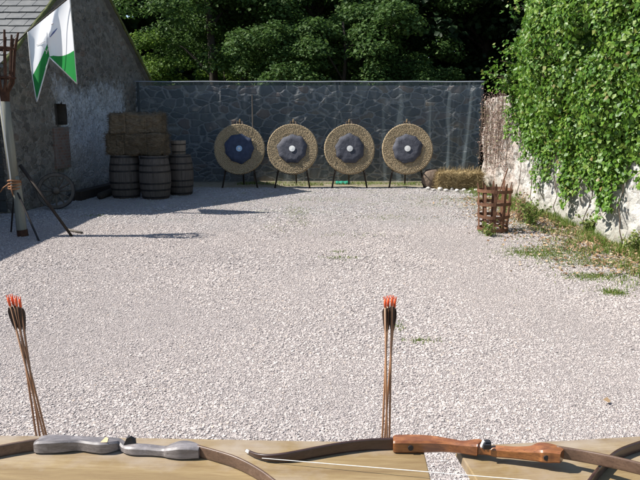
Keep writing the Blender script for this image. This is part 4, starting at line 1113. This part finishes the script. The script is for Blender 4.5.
# ------------------------------------------------------------------ trees
def crown_mesh(name, seed, R_, H0_, H1_, clumps, per, leaf, flat=.45, cl=.95):
    g_ = np.random.default_rng(seed); P_, N_, Sz = [], [], []; cs = []
    hc = (H0_+H1_)/2; hr = (H1_-H0_)/2
    for c in range(clumps):
        d = g_.normal(size=3); d /= np.linalg.norm(d); rad = g_.random()**.4
        cen = np.array([d[0]*R_*rad, d[1]*R_*rad, hc+d[2]*hr*rad]); r = cl*(.55+.6*g_.random()); cs.append(cen)
        k = int(per*(r/cl)**2); q = g_.normal(size=(k,3)); q /= np.linalg.norm(q, axis=1, keepdims=True); q *= (g_.random((k,1))**.45)
        # tiers: leaves lie in a shallow dome that droops outwards
        pos = cen+q*np.array([r,r,r*flat]); pos[:,2] -= .35*(q[:,0]**2+q[:,1]**2)*r
        P_.append(pos); nn = q*np.array([.5,.5,.3])+np.array([0,0,.75])+g_.normal(size=(k,3))*.4; N_.append(nn); Sz.append(leaf*(.6+.7*g_.random(k)))
    return leaf_mesh(name, np.concatenate(P_), np.concatenate(Sz), np.concatenate(N_), .5, .5), cs
def trunk_mesh(H, r0, cs, seed):
    rd = random.Random(seed); m = MB(); pts = []; x = y = 0
    for i in range(8):
        pts.append((x, y, H*i/7)); x += rd.uniform(-.12,.12); y += rd.uniform(-.12,.12)
    m.tube(pts, [r0*(1.25 if i == 0 else 1-.1*i) for i in range(8)], 12)
    for c in cs[::5]:
        z0 = max(1.2, min(H*.8, c[2]-.6*math.hypot(c[0], c[1]))); i = min(6, int(z0/H*7)); b = Vector(pts[i]); b.z = z0
        e = Vector(c); md = b.lerp(e, .5)+Vector((rd.uniform(-.2,.2), rd.uniform(-.2,.2), .3)); m.tube([b, md, e], [r0*.3, r0*.18, .015], 6, cap=False)
    me = bpy.data.meshes.new('trunk'); me.from_pydata(m.v, [], m.f); me.update(); me.materials.append(M['bark'])
    me.polygons.foreach_set('use_smooth', [True]*len(me.polygons)); return me
proto = {}
for key, seed, Rr, h0, h1, nc, per, lf, mat, cl in (('A', 11, 3.0, 3.2, 8.6, 75, 480, .1, 'leafA', .8), ('B', 12, 1.7, 1.3, 4.6, 44, 440, .082, 'leafB', .6), ('C', 13, 3.4, 2.0, 9.0, 105, 480, .102, 'leafA', .8), ('D', 14, 3.8, .6, 11, 190, 190, .2, 'leafD', .95), ('E', 15, 1.9, 1.5, 4.8, 42, 500, .088, 'leafA', .62)):
    me, cs = crown_mesh('crown_'+key, seed, Rr, h0, h1, nc, per, lf, cl=cl); me.materials.append(M[mat]); proto[key] = (me, trunk_mesh(h1*.8, .2 if key not in 'BE' else .09, cs, seed))
def tree(name, label, x, y, key, s=1, rz=0, group='trees behind the netting'):
    root = thing(name, label, 'tree', (x, y, 0), (0,0,rz), group); root.scale = (s,s,s)
    for nm, me in (('crown', proto[key][0]), ('trunk', proto[key][1])):
        o = bpy.data.objects.new(nm, me); COL.objects.link(o); o.parent = root
    return root
TR = [
 ('small_tree', 'bright leaved small tree just past the far slope of the barn roof', -5.6, 19.6, 'B', .9, .3),
 ('broadleaf_tree', 'tree with a bare dark trunk rising behind the left part of the netting', -3.5, 21.2, 'A', 1.0, 1.3),
 ('broadleaf_tree', 'second bare dark trunked tree, between the left targets and the taller foliage', -2.6, 22.8, 'A', .95, 3.3),
 ('small_tree', 'sunlit small tree with tiered foliage behind the second target', -1.0, 18.7, 'E', .95, 2.1),
 ('small_tree', 'leafy small tree with low boughs behind the third target', 1.2, 19.3, 'E', 1.12, 4.0),
 ('small_tree', 'isolated low sunlit foliage behind the rightmost target', 2.9, 19.0, 'E', .72, 5.1),
 ('broadleaf_tree', 'large spreading tree whose crown fills the top centre of the view', -.2, 22.6, 'C', 1.0, 2.1),
 ('broadleaf_tree', 'large shaded tree with hanging boughs right of the top centre', 3.0, 22.4, 'C', 1.0, 4.4),
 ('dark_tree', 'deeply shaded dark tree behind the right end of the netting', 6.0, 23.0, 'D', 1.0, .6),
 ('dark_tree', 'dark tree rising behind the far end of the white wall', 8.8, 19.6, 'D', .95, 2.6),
 ('sunlit_bush', 'bright yellow green bush glimpsed between the bare trunks behind the netting', -3.6, 25.2, 'B', .9, 1.0),
]
for t_ in TR: tree(*t_)
# the wood behind, reading as one dark mass
def woodland():
    P_, N_, Sz = [], [], []
    n = 60000; x = rng.uniform(-24, 24, n); y = 27+rng.random(n)*5+.01*x**2*0; z = rng.uniform(.2, 12, n)
    x += 1.2*np.sin(z*2.1+y); y += 1.5*np.sin(x*.9)+1.0*np.sin(z*1.3+x*.5)
    me = leaf_mesh('woodland', np.stack([x,y,z],1), .5*(.6+.8*rng.random(n)), rng.normal(size=(n,3))+np.array([0,-.3,.7]), .5, .5)
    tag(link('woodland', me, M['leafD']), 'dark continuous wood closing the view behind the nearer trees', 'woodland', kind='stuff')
woodland()

# ------------------------------------------------------------------ light, sky, camera
EL, AZ = 47.3, 0.3
d = Vector((math.cos(R(EL))*math.cos(R(AZ)), math.cos(R(EL))*math.sin(R(AZ)), -math.sin(R(EL))))
sl = bpy.data.lights.new('sun', 'SUN'); sl.energy = 5.0; sl.angle = R(.53); sl.color = (1,.955,.88)
so = bpy.data.objects.new('sun', sl); COL.objects.link(so); so.rotation_euler = d.to_track_quat('-Z','Y').to_euler(); so.location = (-8,0,12)
w = bpy.data.worlds.new('World'); S.world = w; w.use_nodes = True; nt = w.node_tree
bg = nt.nodes['Background']; sk = nt.nodes.new('ShaderNodeTexSky'); sk.sky_type = 'NISHITA'; sk.sun_disc = False
sk.sun_elevation = R(EL); sk.sun_rotation = R(270+AZ*-1); sk.air_density = 1; sk.dust_density = .6; sk.ozone_density = 1
nt.links.new(sk.outputs[0], bg.inputs[0]); bg.inputs[1].default_value = .095
cam = bpy.data.cameras.new('camera'); co = bpy.data.objects.new('camera', cam); COL.objects.link(co); S.camera = co
cam.sensor_width = 36; cam.lens = F/640*36; cam.clip_end = 600; cam.clip_start = .05
co.location = (0,0,CH); co.rotation_euler = (R(90)-PITCH, 0, 0)
S.view_settings.view_transform = 'Standard'; S.view_settings.look = 'None'; S.view_settings.exposure = .82; S.view_settings.gamma = 1
S.view_settings.use_curve_mapping = False
S.cycles.transparent_max_bounces = 16
